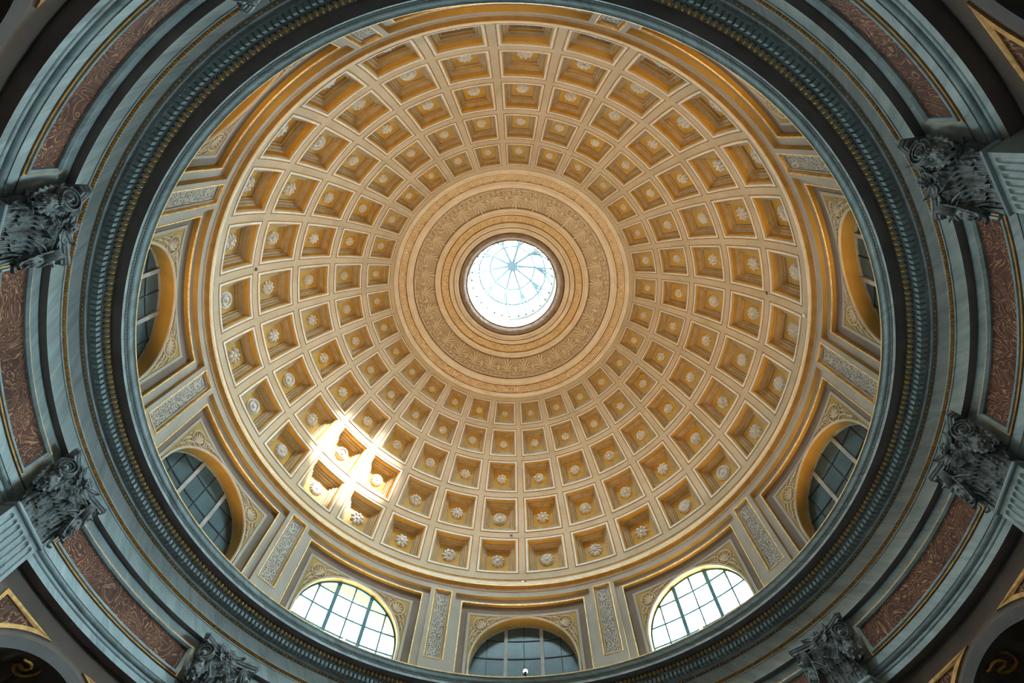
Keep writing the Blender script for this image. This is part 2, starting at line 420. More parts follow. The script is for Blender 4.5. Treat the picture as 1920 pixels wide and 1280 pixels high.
def wpanel():
    W = 1.085; lo, hi = 8.33, 9.07
    cmb, gmb, fmb = MB(), MB(), MB()
    n = 40
    def loop(ins):
        a = W - ins / (9.25 * R_(12)); l_, h_ = lo + ins, hi - ins
        pts = [(-a + 2 * a * i / n, l_) for i in range(n + 1)] + [(a - 2 * a * i / n, h_) for i in range(n + 1)]
        return pts
    def band(m_, i0, d0, i1, d1, mt):
        A, B = loop(i0), loop(i1); k_ = len(A)
        m_.grid([[P(A[i % k_][0], A[i % k_][1], 9.25 - d0), P(B[i % k_][0], B[i % k_][1], 9.25 - d1)] for i in range(k_ + 1)], mt, [[(A[i % k_][0] * 1.9, A[i % k_][1]), (B[i % k_][0] * 1.9, B[i % k_][1])] for i in range(k_ + 1)])
    band(gmb, 0.0, 0.0, 0.0, 0.02, 'giltcool'); band(gmb, 0.0, 0.02, 0.032, 0.02, 'giltcool'); band(gmb, 0.032, 0.02, 0.036, 0.0, 'giltcool')
    band(fmb, 0.036, 0.0, 0.04, 0.045, 'marble'); band(fmb, 0.04, 0.045, 0.065, 0.055, 'marble'); band(fmb, 0.065, 0.055, 0.105, 0.02, 'marble'); band(fmb, 0.105, 0.02, 0.11, -0.02, 'marble')
    a = W - 0.11 / (9.25 * R_(12))
    cmb.grid([[P(-a + 2 * a * i / n, lo + 0.11 + (hi - lo - 0.22) * j / 3, 9.262) for j in range(4)] for i in range(n + 1)], 'alab', [[((-a + 2 * a * i / n) * 1.94, (lo + 0.11 + (hi - lo - 0.22) * j / 3)) for j in range(4)] for i in range(n + 1)])
    return cmb, gmb, fmb
cm_, gm_, fm_ = wpanel()
def uvshift(me, du, dv):
    m2 = me.copy()
    d_ = m2.uv_layers[0].data
    for x in d_: x.uv = (x.uv[0] + du, x.uv[1] + dv)
    return m2
cme, gme, fme = cm_.mesh('alabaster_panel'), gm_.mesh('gilt_border'), fm_.mesh('panel_frame')
# the wall behind a panel is cut back so that the inset sits in its frame
for q, b_ in enumerate(BAYS):
    p_ = link('alabaster_panel', uvshift(cme, q * 7.3, q * 3.1), wp); spin(p_, LB[b_])
    link('gilt_border', gme, p_); link('panel_frame', fme, p_)
# open the marble band behind each inset: rebuild it as strips around the panels
me_old = wp.data
mb = MB()
lathe(mb, [(9.25, 8.13), (9.25, 8.31)], 'marble'); segs(mb, [(9.25, 8.31), (9.275, 8.312), (9.275, 8.335), (9.25, 8.336), (9.25, 8.36)], 'marble2'); lathe(mb, [(9.25, 9.04), (9.25, 9.30)], 'marble')
for i, b_ in enumerate(BAYS):
    k0 = LB[b_] + 1.06; nb = LB[BAYS[(i + 1) % 10]] + (30 if i == 9 else 0) - 1.06
    lathe(mb, [(9.25, 8.36), (9.25, 9.04)], 'marble', k0, nb)
wp.data = mb.mesh('wall_panels'); wp.data.polygons.foreach_set('use_smooth', [True] * len(wp.data.polygons))

# ------------------------------------------------------------------ architrave and frieze
mb = MB()
segs(mb, [(9.26, 9.28), (9.11, 9.28)], 'shademarble')
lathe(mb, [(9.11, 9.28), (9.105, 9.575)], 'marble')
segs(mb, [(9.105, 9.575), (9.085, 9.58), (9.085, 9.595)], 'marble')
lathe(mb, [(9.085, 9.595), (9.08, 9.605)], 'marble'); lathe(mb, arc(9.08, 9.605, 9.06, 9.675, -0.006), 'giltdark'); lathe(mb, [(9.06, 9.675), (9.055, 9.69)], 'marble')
segs(mb, [(9.055, 9.69), (9.05, 9.70)], 'marble')
lathe(mb, [(9.05, 9.70), (9.035, 9.97)], 'marble2')
segs(mb, [(9.035, 9.97), (9.01, 9.975)], 'marble2')
t2 = mb.build('trim_2'); tag(t2, 'blue-grey marble architrave and frieze with gilt rope bands over the capitals', 'entablature', kind='structure')
# gilt rope: slanted leaves all round, too small to pick apart
mb = MB()
n = 900
for i in range(n):
    k = 30 * i / n
    for s in (0, 1):
        c0 = k + (0.5 * s) * 30 / n; h0 = 9.609 + 0.032 * s
        pts = [P(c0 - 0.008, h0, 9.078 - 0.008 * s), P(c0 + 0.008, h0 + 0.004, 9.078 - 0.008 * s), P(c0 + 0.012, h0 + 0.028, 9.070 - 0.008 * s), P(c0 - 0.004, h0 + 0.028, 9.070 - 0.008 * s), P(c0 + 0.002, h0 + 0.015, 9.040 - 0.008 * s)]
        mb.add(pts, [(0, 1, 4), (1, 2, 4), (2, 3, 4), (3, 0, 4)], 'giltrope')
stuff(mb.build('rope', t2, smooth=False))
mb = MB()
n = 540
for i in range(n):
    k = 30 * i / n; long_ = i % 3 != 2
    a = 0.020 if long_ else 0.008
    hh = 9.992
    ring = [P(k - a, hh, 9.0), P(k, hh - 0.016, 9.002), P(k + a, hh, 9.0), P(k, hh + 0.016, 8.995), P(k, hh, 8.98)]
    mb.add(ring, [(0, 1, 4), (1, 2, 4), (2, 3, 4), (3, 0, 4)], 'gilt')
stuff(mb.build('bead_and_reel', t2, smooth=False))

# ------------------------------------------------------------------ cornice
mb = MB()
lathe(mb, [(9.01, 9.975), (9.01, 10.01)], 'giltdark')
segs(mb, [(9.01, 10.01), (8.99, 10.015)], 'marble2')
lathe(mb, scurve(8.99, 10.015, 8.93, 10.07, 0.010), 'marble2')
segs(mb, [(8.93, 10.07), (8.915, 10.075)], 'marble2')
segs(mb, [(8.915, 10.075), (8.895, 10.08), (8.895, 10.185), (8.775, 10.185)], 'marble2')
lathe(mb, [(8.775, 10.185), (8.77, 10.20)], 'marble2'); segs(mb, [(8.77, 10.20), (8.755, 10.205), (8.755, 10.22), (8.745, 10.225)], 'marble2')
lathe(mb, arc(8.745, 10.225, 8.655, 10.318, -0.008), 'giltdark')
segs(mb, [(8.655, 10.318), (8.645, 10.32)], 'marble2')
segs(mb, [(8.645, 10.32), (8.455, 10.32), (8.455, 10.312), (8.433, 10.312)], 'shademarble')
lathe(mb, [(8.433, 10.312), (8.430, 10.39)], 'marble')
segs(mb, [(8.430, 10.39), (8.415, 10.393), (8.413, 10.44), (8.395, 10.445)], 'marble2')
lathe(mb, scurve(8.395, 10.445, 8.315, 10.545, 0.014), 'marble')
segs(mb, [(8.315, 10.545), (8.302, 10.548)], 'marble'); lathe(mb, [(8.302, 10.548), (8.298, 10.578)], 'gilt_lit_line')  # gilt strip paints the lamp-lit top edge of the cornice
segs(mb, [(8.298, 10.578), (8.45, 10.60), (8.82, 10.62), (9.55, 10.62)], 'drum')
t3 = mb.build('trim_3'); tag(t3, 'projecting marble cornice ring with dentils and gilt egg moulding', 'cornice', kind='structure')
# dentils
def dentil(k, mbx):
    a = 0.0205
    v = [P(k + s * a, h, r) for s in (-1, 1) for h in (10.072, 10.186) for r in (8.78, 8.90)]
    mbx.add(v, [(0, 1, 3, 2), (4, 6, 7, 5), (0, 4, 5, 1), (2, 3, 7, 6), (0, 2, 6, 4), (1, 5, 7, 3)], 'marble')
def egg(k, mbx):
    c = Vector(P(k, 10.268, 8.700)); t = R_(A0 + 12 * k)
    er = Vector((math.cos(t), math.sin(t), 0)); et = Vector((-math.sin(t), math.cos(t), 0)); z = Vector((0, 0, 1))
    nn = (-er - z).normalized(); al = (-er + z).normalized()
    rows = []
    for i in range(4):
        s = (0.0, 0.45, 0.8, 1.0)[i]; hh = math.sqrt(max(0, 1 - s * s)) * 0.055
        rows.append([c + et * (0.036 * s * math.cos(a)) + al * ((0.060 if math.sin(a) > 0 else 0.055) * s * math.sin(a)) + nn * hh for a in [2 * math.pi * j / 10 for j in range(10)]])
    mbx.grid(rows, 'gilt', close_v=True)
    rim = []
    for a in [math.pi * (-0.28 + 1.56 * j / 9) + math.pi for j in range(10)]:
        rim.append([c + et * (x * math.cos(a)) + al * (y * math.sin(a)) + nn * hh for x, y, hh in ((0.042, 0.062, 0.0), (0.046, 0.066, 0.045), (0.054, 0.072, 0.045), (0.059, 0.076, 0.0))])
    mbx.grid(rim, 'marble2')
one = MB(); dentil(0, one); dent_me = one.mesh('dentil')
one = MB(); egg(0, one); egg_me = one.mesh('egg'); egg_me.polygons.foreach_set('use_smooth', [True] * len(egg_me.polygons))
rest_d, rest_e = MB(), MB()
for i in range(450):
    k = i / 15.0
    far = (11.4 < k < 17.6) or k > 28.4 or k < 2.2
    if far: dentil(k, rest_d); egg(k + 1 / 30, rest_e)
    else:
        spin(link('dentil', dent_me, t3), k); spin(link('egg', egg_me, t3), k + 1 / 30)
stuff(rest_d.build('dentils', t3, smooth=False)); stuff(rest_e.build('eggs', t3))
# fine carved band under the cyma
mb = MB()
for i in range(720):
    k = 30 * i / 720
    mb.add([P(k - 0.014, 10.397, 8.416), P(k + 0.014, 10.397, 8.416), P(k + 0.010, 10.437, 8.414), P(k - 0.010, 10.437, 8.414), P(k, 10.415, 8.398)], [(0, 1, 4), (1, 2, 4), (2, 3, 4), (3, 0, 4)], 'marble2')
stuff(mb.build('carved_band', t3, smooth=False))
# ------------------------------------------------------------------ pilasters (local: x along the wall, y towards the axis, z up from the floor)
PH = 7.87 + EYE; PT = 9.28 + EYE; PW = 0.52; PY = 0.25
def pilaster_meshes():
    out = {}
    # fluted shaft
    mb = MB(); nf = 7; pitch = 2 * (PW - 0.06) / nf; fr = pitch * 0.36; ztop = PH - 0.16
    xs = [-PW]
    for i in range(nf):
        c = -PW + 0.06 + pitch * (i + 0.5)
        xs += [c + fr * q for q in (-1.0, -0.97, -0.85, -0.6, -0.3, 0, 0.3, 0.6, 0.85, 0.97, 1.0)]
    xs.append(PW)
    zs = [0, 2, 4, 6, 8, 8.8] + [ztop - 0.1 + 0.012 * i for i in range(16)] + [PH]
    def dep(x, z):
        i = int((x + PW - 0.06) / pitch); 
        best = 0
        for i in range(nf):
            c = -PW + 0.06 + pitch * (i + 0.5); q = fr * fr - (x - c) ** 2 - max(0, z - ztop) ** 2
            if q > 0: best = max(best, math.sqrt(q))
        return best * 0.8
    mb.grid([[(x, PY - dep(x, z), z) for z in zs] for x in xs], 'marble', [[(x * 1.5, z) for z in zs] for x in xs])
    for s in (-1, 1):
        mb.grid([[(s * PW, y, z) for z in (0, 4, 8, PH)] for y in (-0.26, PY)], 'marble', [[(y, z) for z in (0, 4, 8, PH)] for y in (-0.26, PY)])
    out['shaft'] = mb
    # astragal: moulding swept round the three free sides
    mb = MB(); prof = [(0.0, 0.0), (0.02, 0.0), (0.045, 0.012), (0.055, 0.035), (0.045, 0.058), (0.02, 0.07), (0.02, 0.095), (0.0, 0.11)]
    mb.grid([[(-PW - o, 0.04, PH - 0.02 + z) for o, z in prof], [(-PW - o, PY + o, PH - 0.02 + z) for o, z in prof], [(PW + o, PY + o, PH - 0.02 + z) for o, z in prof], [(PW + o, 0.04, PH - 0.02 + z) for o, z in prof]], 'marble')
    out['astragal'] = mb
    z0 = PH + 0.08; H = PT - z0
    # bell
    mb = MB(); rows = []
    for t in [i / 10 for i in range(11)]:
        w_ = 0.46 - 0.05 * t + 0.14 * t ** 5; y_ = PY - 0.03 - 0.05 * t + 0.08 * t ** 5; z = z0 + t * (H - 0.16)
        rows.append([(-w_, 0.04, z), (-w_, y_, z), (-w_ / 2, y_ + 0.01, z), (0, y_ + 0.015, z), (w_ / 2, y_ + 0.01, z), (w_, y_, z), (w_, 0.04, z)])
    mb.grid(rows, 'capital'); out['bell'] = mb
    # abacus: concave plate with cut corners, two steps
    mb = MB()
    def outline(g):
        pts = [(-0.60 - g, 0.045), (-0.66 - g, 0.13), (-0.81 - g, 0.37 + g), (-0.735 - g * 0.3, 0.455 + g)]
        for i in range(13):
            x = -0.66 + 1.32 * i / 12
            pts.append((x, 0.435 + g - 0.15 * (1 - (x / 0.66) ** 2)))
        pts += [(-x, y) for x, y in reversed(pts[:4])]
        return pts
    lv = [(-0.045, 0.17), (-0.02, 0.165), (-0.02, 0.11), (0.0, 0.10), (0.01, 0.055), (0.022, 0.045), (0.022, 0.0)]
    mb.grid([[(x, y, PT - dz - 0.003) for x, y in outline(g)] for g, dz in lv], 'capital')
    o_ = outline(-0.045); mb.add([(x, y, PT - 0.173) for x, y in o_], [tuple(range(len(o_)))], 'capital')
    out['abacus'] = mb
    return out, z0, H
PM, Z0, CH = pilaster_meshes()
def leaf_mesh(w_, h_, flare, curl, lobes=5, ribs=3, m='capital'):
    """acanthus leaf: grows along z from the origin, bows out along y"""
    mb = MB(); rows = []
    nt, ns = 22, 12
    for i in range(nt + 1):
        t = i / nt
        if t < 0.8: y = flare * (t / 0.8) ** 2.2; z = h_ * t / 0.8 * 0.97
        else:
            a = (t - 0.8) / 0.2 * curl; rr = 0.16 * h_; y = flare + rr * (1 - math.cos(a)) ; z = h_ * 0.97 + rr * math.sin(a) * 0.6
        wd = w_ * (0.62 + 0.42 * math.sin(math.pi * min(1, t * 1.05)) ) * (1 if t < 0.75 else max(0.12, 1 - ((t - 0.75) / 0.25) ** 1.6))
        wd *= 1 + 0.16 * math.cos(2 * math.pi * lobes * t)
        row = []
        for j in range(ns + 1):
            s = -1 + 2 * j / ns
            row.append((wd * s, y - 0.10 * w_ * s * s + 0.10 * w_ * math.cos(ribs * math.pi * s) * (1 - 0.5 * t) + 0.18 * w_ * max(0, 1 - abs(s) * 5), z - 0.05 * h_ * s * s))
        rows.append(row)
    mb.grid(rows, m); return mb
def xf(mbx, src, mt):
    o = len(mbx.v); mbx.v += [tuple(mt @ Vector(v)) for v in src.v]; i0 = [mbx.mi(n) for n in src.mats]
    for f, mm in zip(src.f, src.m): mbx.f.append([a + o for a in f]); mbx.m.append(i0[mm])
reed = leaf_mesh(0.062, 0.46, 0.05, 2.4, lobes=1, ribs=2)
acan = leaf_mesh(0.19, 0.52, 0.13, 2.9)
acan2 = leaf_mesh(0.15, 0.36, 0.10, 2.9)
bud = leaf_mesh(0.07, 0.22, 0.07, 2.2, lobes=2)
CAP = {}
mb = MB()                                       # reeded collar
for i in range(11):
    xf(mb, reed, Matrix.Translation((-0.45 + 0.09 * i, PY - 0.01, Z0)) @ Matrix.Rotation(R_(180), 4, 'Z') @ Matrix.Scale(-1, 4, (0, 1, 0)))
for s in (-1, 1):
    for i in range(2):
        xf(mb, reed, Matrix.Translation((s * 0.47, PY - 0.07 - 0.1 * i, Z0)) @ Matrix.Rotation(R_(-90 * s), 4, 'Z'))
CAP['reeds'] = mb
mbl = MB(); xf(mbl, acan, Matrix.Identity(4)); CAP['leaf'] = mbl
mbl = MB(); xf(mbl, acan2, Matrix.Identity(4)); CAP['leaf_s'] = mbl
# volute: spiral disc in the local x/z plane facing +y
mb = MB()
for s_ in (0,):
    n = 30
    mb.grid([[(0.205 * math.cos(a), y, 0.205 * math.sin(a)) for y in (-0.10, 0.0)] for a in [2 * math.pi * i / n for i in range(n + 1)]], 'capital')
    mb.add([(0, 0, 0)] + [(0.205 * math.cos(2 * math.pi * i / n), 0.0, 0.205 * math.sin(2 * math.pi * i / n)) for i in range(n)], [(0, 1 + i, 1 + (i + 1) % n) for i in range(n)], 'capital')
    ridge(mb, spiral(0, 0, 0.205, 0.045, 0.4, 2.35, 70), 0.030, 0.045, 'capital', lambda u, v, w_: (u, w_, v))
    for i in range(14):
        a = 2 * math.pi * i / 14; blob(mb, (0.163 * math.cos(a), 0.005, 0.163 * math.sin(a)), (0.018, 0.025, 0.018), 'capital', 6, 4)
    for i in range(6):
        a = 2 * math.pi * i / 6; blob(mb, (0.045 * math.cos(a), 0.01, 0.045 * math.sin(a)), (0.028, 0.03, 0.028), 'capital', 6, 4)
    blob(mb, (0, 0.02, 0), (0.025, 0.03, 0.025), 'capital', 6, 4)
CAP['volute'] = mb
# flower of the abacus: blossom with leaves
def blossom(mb, c, r, n=6, d=0.6):
    for i in range(n):
        a = 2 * math.pi * i / n
        blob(mb, (c[0] + r * 0.62 * math.cos(a), c[1] + r * 0.25, c[2] + r * 0.62 * math.sin(a)), (r * 0.42, r * 0.30, r * 0.42), 'capital', 7, 5)
    blob(mb, (c[0], c[1] + r * d, c[2]), (r * 0.3, r * 0.3, r * 0.3), 'capital', 7, 5)
mb = MB()
blossom(mb, (0, 0.38, CH - 0.11), 0.12, 7); blossom(mb, (0.03, 0.45, CH - 0.20), 0.075, 5)
for s in (-1, 1):
    xf(mb, bud, Matrix.Translation((s * 0.10, 0.33, CH - 0.12)) @ Matrix.Rotation(R_(s * 68), 4, 'Y') @ Matrix.Scale(1.15, 4))
    xf(mb, bud, Matrix.Translation((s * 0.06, 0.36, CH - 0.20)) @ Matrix.Rotation(R_(s * 115), 4, 'Y'))
CAP['fleuron'] = mb
mb = MB()                                        # stems and small flowers below the abacus
for s in (-1, 1):
    tube(mb, [(s * 0.06, 0.36, CH - 0.22), (s * 0.17, 0.37, CH - 0.27), (s * 0.28, 0.37, CH - 0.30), (s * 0.38, 0.38, CH - 0.30)], 0.016, 'capital')
    tube(mb, [(s * 0.10, 0.27, 0.42), (s * 0.20, 0.31, 0.62), (s * 0.33, 0.35, 0.78), (s * 0.45, 0.38, 0.84)], 0.022, 'capital')
    for q in range(5):
        blossom(mb, (s * (0.10 + 0.055 * q), 0.33 + 0.02 * (q % 2), CH - 0.38 - 0.07 * (q % 3)), 0.042, 5)
blossom(mb, (0, 0.33, CH - 0.36), 0.07, 6); blossom(mb, (0.01, 0.31, 0.60), 0.085, 6); blossom(mb, (-0.09, 0.30, 0.52), 0.06, 5); blossom(mb, (0.11, 0.30, 0.50), 0.06, 5)
CAP['flower_spray'] = mb
# eagle perched under a volute
mb = MB()
def tilt(x, y, z): return (x, y + 0.15 * (z - 0.6), z)
blob(mb, (0, 0.10, 0.55), (0.105, 0.12, 0.21), 'capital', 12, 10, tilt)
blob(mb, (0.015, 0.17, 0.79), (0.06, 0.075, 0.07), 'capital', 9, 7); tube(mb, [(0.015, 0.22, 0.79), (0.015, 0.27, 0.78), (0.015, 0.285, 0.75)], lambda t: 0.028 * (1.05 - t), 'capital')
wing = leaf_mesh(0.12, 0.46, 0.06, 1.6, lobes=6, ribs=5)
for s in (-1, 1):
    xf(mb, wing, Matrix.Translation((s * 0.10, 0.10, 0.78)) @ Matrix.Rotation(R_(s * 24), 4, 'Z') @ Matrix.Rotation(R_(180 + s * 14), 4, 'Y'))
    tube(mb, [(s * 0.05, 0.12, 0.40), (s * 0.05, 0.15, 0.32), (s * 0.055, 0.20, 0.29)], 0.024, 'capital')
for i in range(5): xf(mb, reed, Matrix.Translation((-0.06 + 0.03 * i, 0.05, 0.40)) @ Matrix.Rotation(R_(180 + (i - 2) * 7), 4, 'Y') @ Matrix.Scale(0.62, 4))
for i in range(26):
    a = random.uniform(-1.3, 1.3); zz = random.uniform(0.42, 0.70)
    blob(mb, (0.10 * math.sin(a), 0.10 + 0.115 * math.cos(a) + 0.15 * (zz - 0.6), zz), (0.02, 0.014, 0.032), 'capital', 5, 4)
CAP['eagle'] = mb
CM = {}
for n_, b_ in list(PM.items()) + list(CAP.items()):
    CM[n_] = b_.mesh(n_)
    if n_ != 'shaft_': CM[n_].polygons.foreach_set('use_smooth', [True] * len(CM[n_].polygons))
def flat_sharp(me, deg=40):
    try: me.set_sharp_from_angle(angle=R_(deg))
    except Exception: pass
for n_ in ('shaft', 'astragal', 'bell', 'abacus', 'volute'): flat_sharp(CM[n_])
PLAB = {1: 'fluted marble pilaster high on the near wall, off the top of the picture',
        4: 'fluted pilaster with blackened leafy capital, upper of two at the right edge',
        7: 'fluted pilaster with shadowed carved capital, lower of two at the right edge',
        10: 'pilaster with dark volute capital at the bottom right below a bright window',
        13: 'fluted marble pilaster under the cornice to the right of the glowing lamp',
        16: 'fluted marble pilaster under the cornice to the left of the glowing lamp',
        19: 'pilaster with grey volute capital at the bottom left below a bright window',
        22: 'fluted pilaster with well lit teal capital, lower of two at the left edge',
        25: 'fluted pilaster with dark eagle capital, upper of two at the left edge',
        28: 'pilaster whose capital corner peeks in at the top left of the picture'}
for k in PILS:
    t = R_(A0 + 12 * (k + OFF[k]))
    root = empty('pilaster', P(k + OFF[k], -EYE, 9.25), t + math.pi / 2)
    tag(root, PLAB[k], 'pilaster', 'fluted pilasters with eagle capitals')
    link('shaft', CM['shaft'], root); link('astragal', CM['astragal'], root)
    cap = link('capital', CM['bell'], root)
    def sub(name, me, mt):
        o = link(name, me, cap); o.matrix_local = mt; return o
    link('abacus', CM['abacus'], cap)
    link('reeds', CM['reeds'], cap)
    Tz = Matrix.Translation((0, 0, Z0))
    for x, y, a, z, nm in ((0, PY + 0.01, 0, 0.10, 'leaf'), (-0.30, PY + 0.02, 10, 0.22, 'leaf_s'), (0.30, PY + 0.02, -10, 0.22, 'leaf_s'), (-0.45, 0.21, 55, 0.12, 'leaf_s'), (0.45, 0.21, -55, 0.12, 'leaf_s')):
        sub('leaf', CM[nm], Matrix.Translation((x, y, Z0 + z)) @ Matrix.Rotation(R_(a), 4, 'Z'))
    for s in (-1, 1):
        sub('eagle', CM['eagle'], Matrix.Translation((s * 0.49, 0.21, Z0 - 0.13)) @ Matrix.Rotation(R_(-s * 30), 4, 'Z') @ Matrix.Scale(1.28, 4))
        sub('volute', CM['volute'], Matrix.Translation((s * 0.60, 0.40, Z0 + CH - 0.385)) @ Matrix.Rotation(R_(-s * 36), 4, 'Z') @ Matrix.Scale(s, 4, (1, 0, 0)))
    sub('fleuron', CM['fleuron'], Tz); sub('flower_spray', CM['flower_spray'], Tz)

# ------------------------------------------------------------------ drum
D0, D1, D2, DG = 8.80, 8.93, 9.05, 9.42
KB = 10.60                       # foot of the drum behind the cornice
S2 = R_(12) * D2
AR, AC = 1.70, 11.47
W1, W2, T1, T2 = 1.26, 1.127, 13.83, 13.62
TOP = 14.05
def lin(a, b, n): return [a + (b - a) * i / n for i in range(n + 1)]
mb = MB()
for b in BAYS:
    # level 0 strips with the narrow panel cut out (panel centred on b+1.5)
    c = b + 1.5; pw = 0.155; p0, p1 = 11.30, 13.84
    for a0, a1, h0, h1 in ((b + W1, c - pw, KB, TOP), (c + pw, b + 3 - W1, KB, TOP), (c - pw, c + pw, KB, p0), (c - pw, c + pw, p1, TOP), (b - W1, b + W1, T1, TOP)):
        n = max(1, int((a1 - a0) * 12))
        mb.grid([[P(k, h, D0) for h in (h0, h1)] for k in lin(a0, a1, n)], 'drum')
    # step to level 1
    mb.grid([[P(k, T1, r) for r in (D0, D1)] for k in lin(b - W1, b + W1, 30)], 'arch')
    for s in (-1, 1): mb.grid([[P(b + s * W1, h, r) for r in (D0, D1)] for h in (KB, T1)], 'arch')
    for s in (-1, 1): mb.grid([[P(b + s * k, h, D1) for h in (KB, T2)] for k in lin(W2, W1, 2)], 'drum')
    mb.grid([[P(k, h, D1) for h in (T2, T1)] for k in lin(b - W1, b + W1, 30)], 'brown' if False else 'drum')
    # step to level 2
    mb.grid([[P(k, T2, r) for r in (D1, D2)] for k in lin(b - W2, b + W2, 30)], 'arch')
    for s in (-1, 1): mb.grid([[P(b + s * W2, h, r) for r in (D1, D2)] for h in (KB, T2)], 'arch')
    xs = [-AR * math.cos(math.pi * i / 40) for i in range(41)]
    mb.grid([[P(b + x / S2, AC + math.sqrt(max(0, AR * AR - x * x)), D2), P(b + x / S2, T2, D2)] for x in xs], 'brown')
    for s in (-1, 1): mb.grid([[P(b + s * k, h, D2) for h in (KB, AC, T2)] for k in lin(AR / S2, W2, 4)], 'brown')
wd = mb.build('wall_drum', smooth=False); tag(wd, 'grey-beige drum wall with arched windows between slim ornament panels', 'wall', kind='structure')
# arch reveal, archivolt, gilt frame, border, spandrel field and reliefs: one set at bay 0, spun to the others
def dr(x, h, d): return P(x / S2, h, D2 - d)
apath = [(AR, KB)] + [(AR * math.cos(a), AC + AR * math.sin(a)) for a in [math.pi * i / 48 for i in range(49)]] + [(-AR, KB)]
DM = {}
mb = MB(); mb.grid([[P(x / S2, h, D2), P(x / S2, h, D2 + 0.18), P(x / S2, h, 9.77)] for x, h in apath], 'arch'); DM['arch_reveal'] = mb
mb = MB(); o2 = [(AR + 0.07, KB)] + [((AR + 0.07) * math.cos(a), AC + (AR + 0.07) * math.sin(a)) for a in [math.pi * i / 48 for i in range(49)]] + [(-AR - 0.07, KB)]
mb.grid([[dr(x, h, 0.0), dr(x, h, 0.03), dr((x + x2) / 2, (h + h2) / 2, 0.045), dr(x2, h2, 0.03), dr(x2, h2, 0.0)] for (x, h), (x2, h2) in zip(apath, o2)], 'cream2'); DM['archivolt'] = mb
M['cream2'] = plaster('archivolt_plaster', (0.48, 0.40, 0.30), (0.38, 0.31, 0.22), scale=2.0)
mb = MB()
def pframe(W, T, prof, m):
    """profile swept round the two sides and top of the lunette panel: (inset, r)"""
    rows = []
    pts = [('l', KB)] + [('l', None)] + [('t', i / 24) for i in range(25)] + [('r', None), ('r', KB)]
    def at(kind, q, ins, r):
        kk = W - ins / (r * R_(12))
        if kind == 'l': return P(-kk, KB if q is not None else T - ins, r)
        if kind == 'r': return P(kk, KB if q is not None else T - ins, r)
        return P(-kk + 2 * kk * q, T - ins, r)
    for kind, q in pts: rows.append([at(kind, q, i_, r_) for i_, r_ in prof])
    mb.grid(rows, m)
pframe(W2, T2, [(-0.022, D1), (-0.018, D1 - 0.014), (0.010, D1 - 0.014), (0.014, D1 + 0.012)], 'gilt_lit_line'); DM['gilt_frame'] = mb
mb = MB(); pframe(1.0, 13.31, [(0.0, D2 - 0.002), (0.004, D2 - 0.022), (0.09, D2 - 0.022), (0.10, D2 - 0.002)], 'drum'); DM['panel_border'] = mb
XF = 0.945 * S2; TF = 13.215
mb = MB()
for s in (-1, 1):
    xs = [s * (0.25 + (AR - 0.0001 - 0.25) * i / 30) for i in range(31)]
    mb.grid([[dr(x, AC + math.sqrt(max(0, (AR + 0.06) ** 2 - x * x)), 0.006), dr(x, max(TF, AC + math.sqrt(max(0, (AR + 0.06) ** 2 - x * x))), 0.006)] for x in xs], 'arch')
    mb.grid([[dr(s * x, AC, 0.006), dr(s * x, TF, 0.006)] for x in (AR, XF)], 'arch')
DM['spandrel_field'] = mb
def spandrel_relief(s):
    mb = MB(); f = lambda u, v, w_: dr(s * u, v, 0.006 + w_)
    cxx, cyy = 1.42, 12.86
    ridge(mb, [(cxx + 0.25 * math.cos(a), cyy + 0.25 * math.sin(a)) for a in [math.pi * 2 * i / 26 for i in range(27)]], 0.05, 0.035, 'relief', f)
    for i in range(7):
        a = R_(235 + (i - 3) * 34 - 190)
        L_ = 0.20
        ridge(mb, bez((cxx - 0.08, cyy - 0.10), (cxx - 0.03 + 0.12 * math.cos(a), cyy - 0.03 + 0.12 * math.sin(a)), (cxx + L_ * math.cos(a), cyy + L_ * math.sin(a)), 6), lambda t: 0.022 + 0.05 * math.sin(math.pi * t), 0.032, 'relief', f)
    ridge(mb, spiral(cxx - 0.10, cyy - 0.12, 0.02, 0.09, 2.0, 1.3, 16), 0.03, 0.03, 'relief', f)
    # trailing scrolls towards the crown and down the side
    for (a_, b_, c_) in (((1.20, 13.05), (1.0, 13.20), (0.80, 13.14)), ((1.22, 12.88), (1.02, 12.92), (0.92, 13.06)), ((0.95, 13.12), (0.75, 13.22), (0.55, 13.17)),
                         ((1.50, 12.60), (1.70, 12.45), (1.66, 12.22)), ((1.62, 12.66), (1.74, 12.5), (1.74, 12.30)), ((1.62, 12.35), (1.76, 12.2), (1.73, 12.0))):
        ridge(mb, bez(a_, b_, c_, 9), lambda t: 0.07 * (1 - 0.75 * t), 0.03, 'relief', f)
    for (x, y, r, a0) in ((1.08, 13.04, 0.075, 0.5), (0.84, 13.13, 0.05, 1.0), (1.63, 12.46, 0.07, 3.6), (1.69, 12.22, 0.05, 3.0)):
        ridge(mb, spiral(x, y, r, 0.012, a0, 1.4, 18), 0.028, 0.028, 'relief', f)
    for (a_, b_) in (((1.15, 13.0), (1.05, 12.93)), ((1.0, 13.05), (0.93, 13.1)), ((1.55, 12.55), (1.58, 12.42)), ((1.30, 13.12), (1.14, 13.18)), ((1.69, 12.75), (1.76, 12.6))):
        ridge(mb, bez(a_, ((a_[0] + b_[0]) / 2 + 0.03, (a_[1] + b_[1]) / 2 + 0.03), b_, 6), lambda t: 0.05 * math.sin(math.pi * (0.15 + 0.85 * t)), 0.03, 'relief', f)
    return mb
DM['sp1'] = spandrel_relief(1); DM['sp2'] = spandrel_relief(-1)
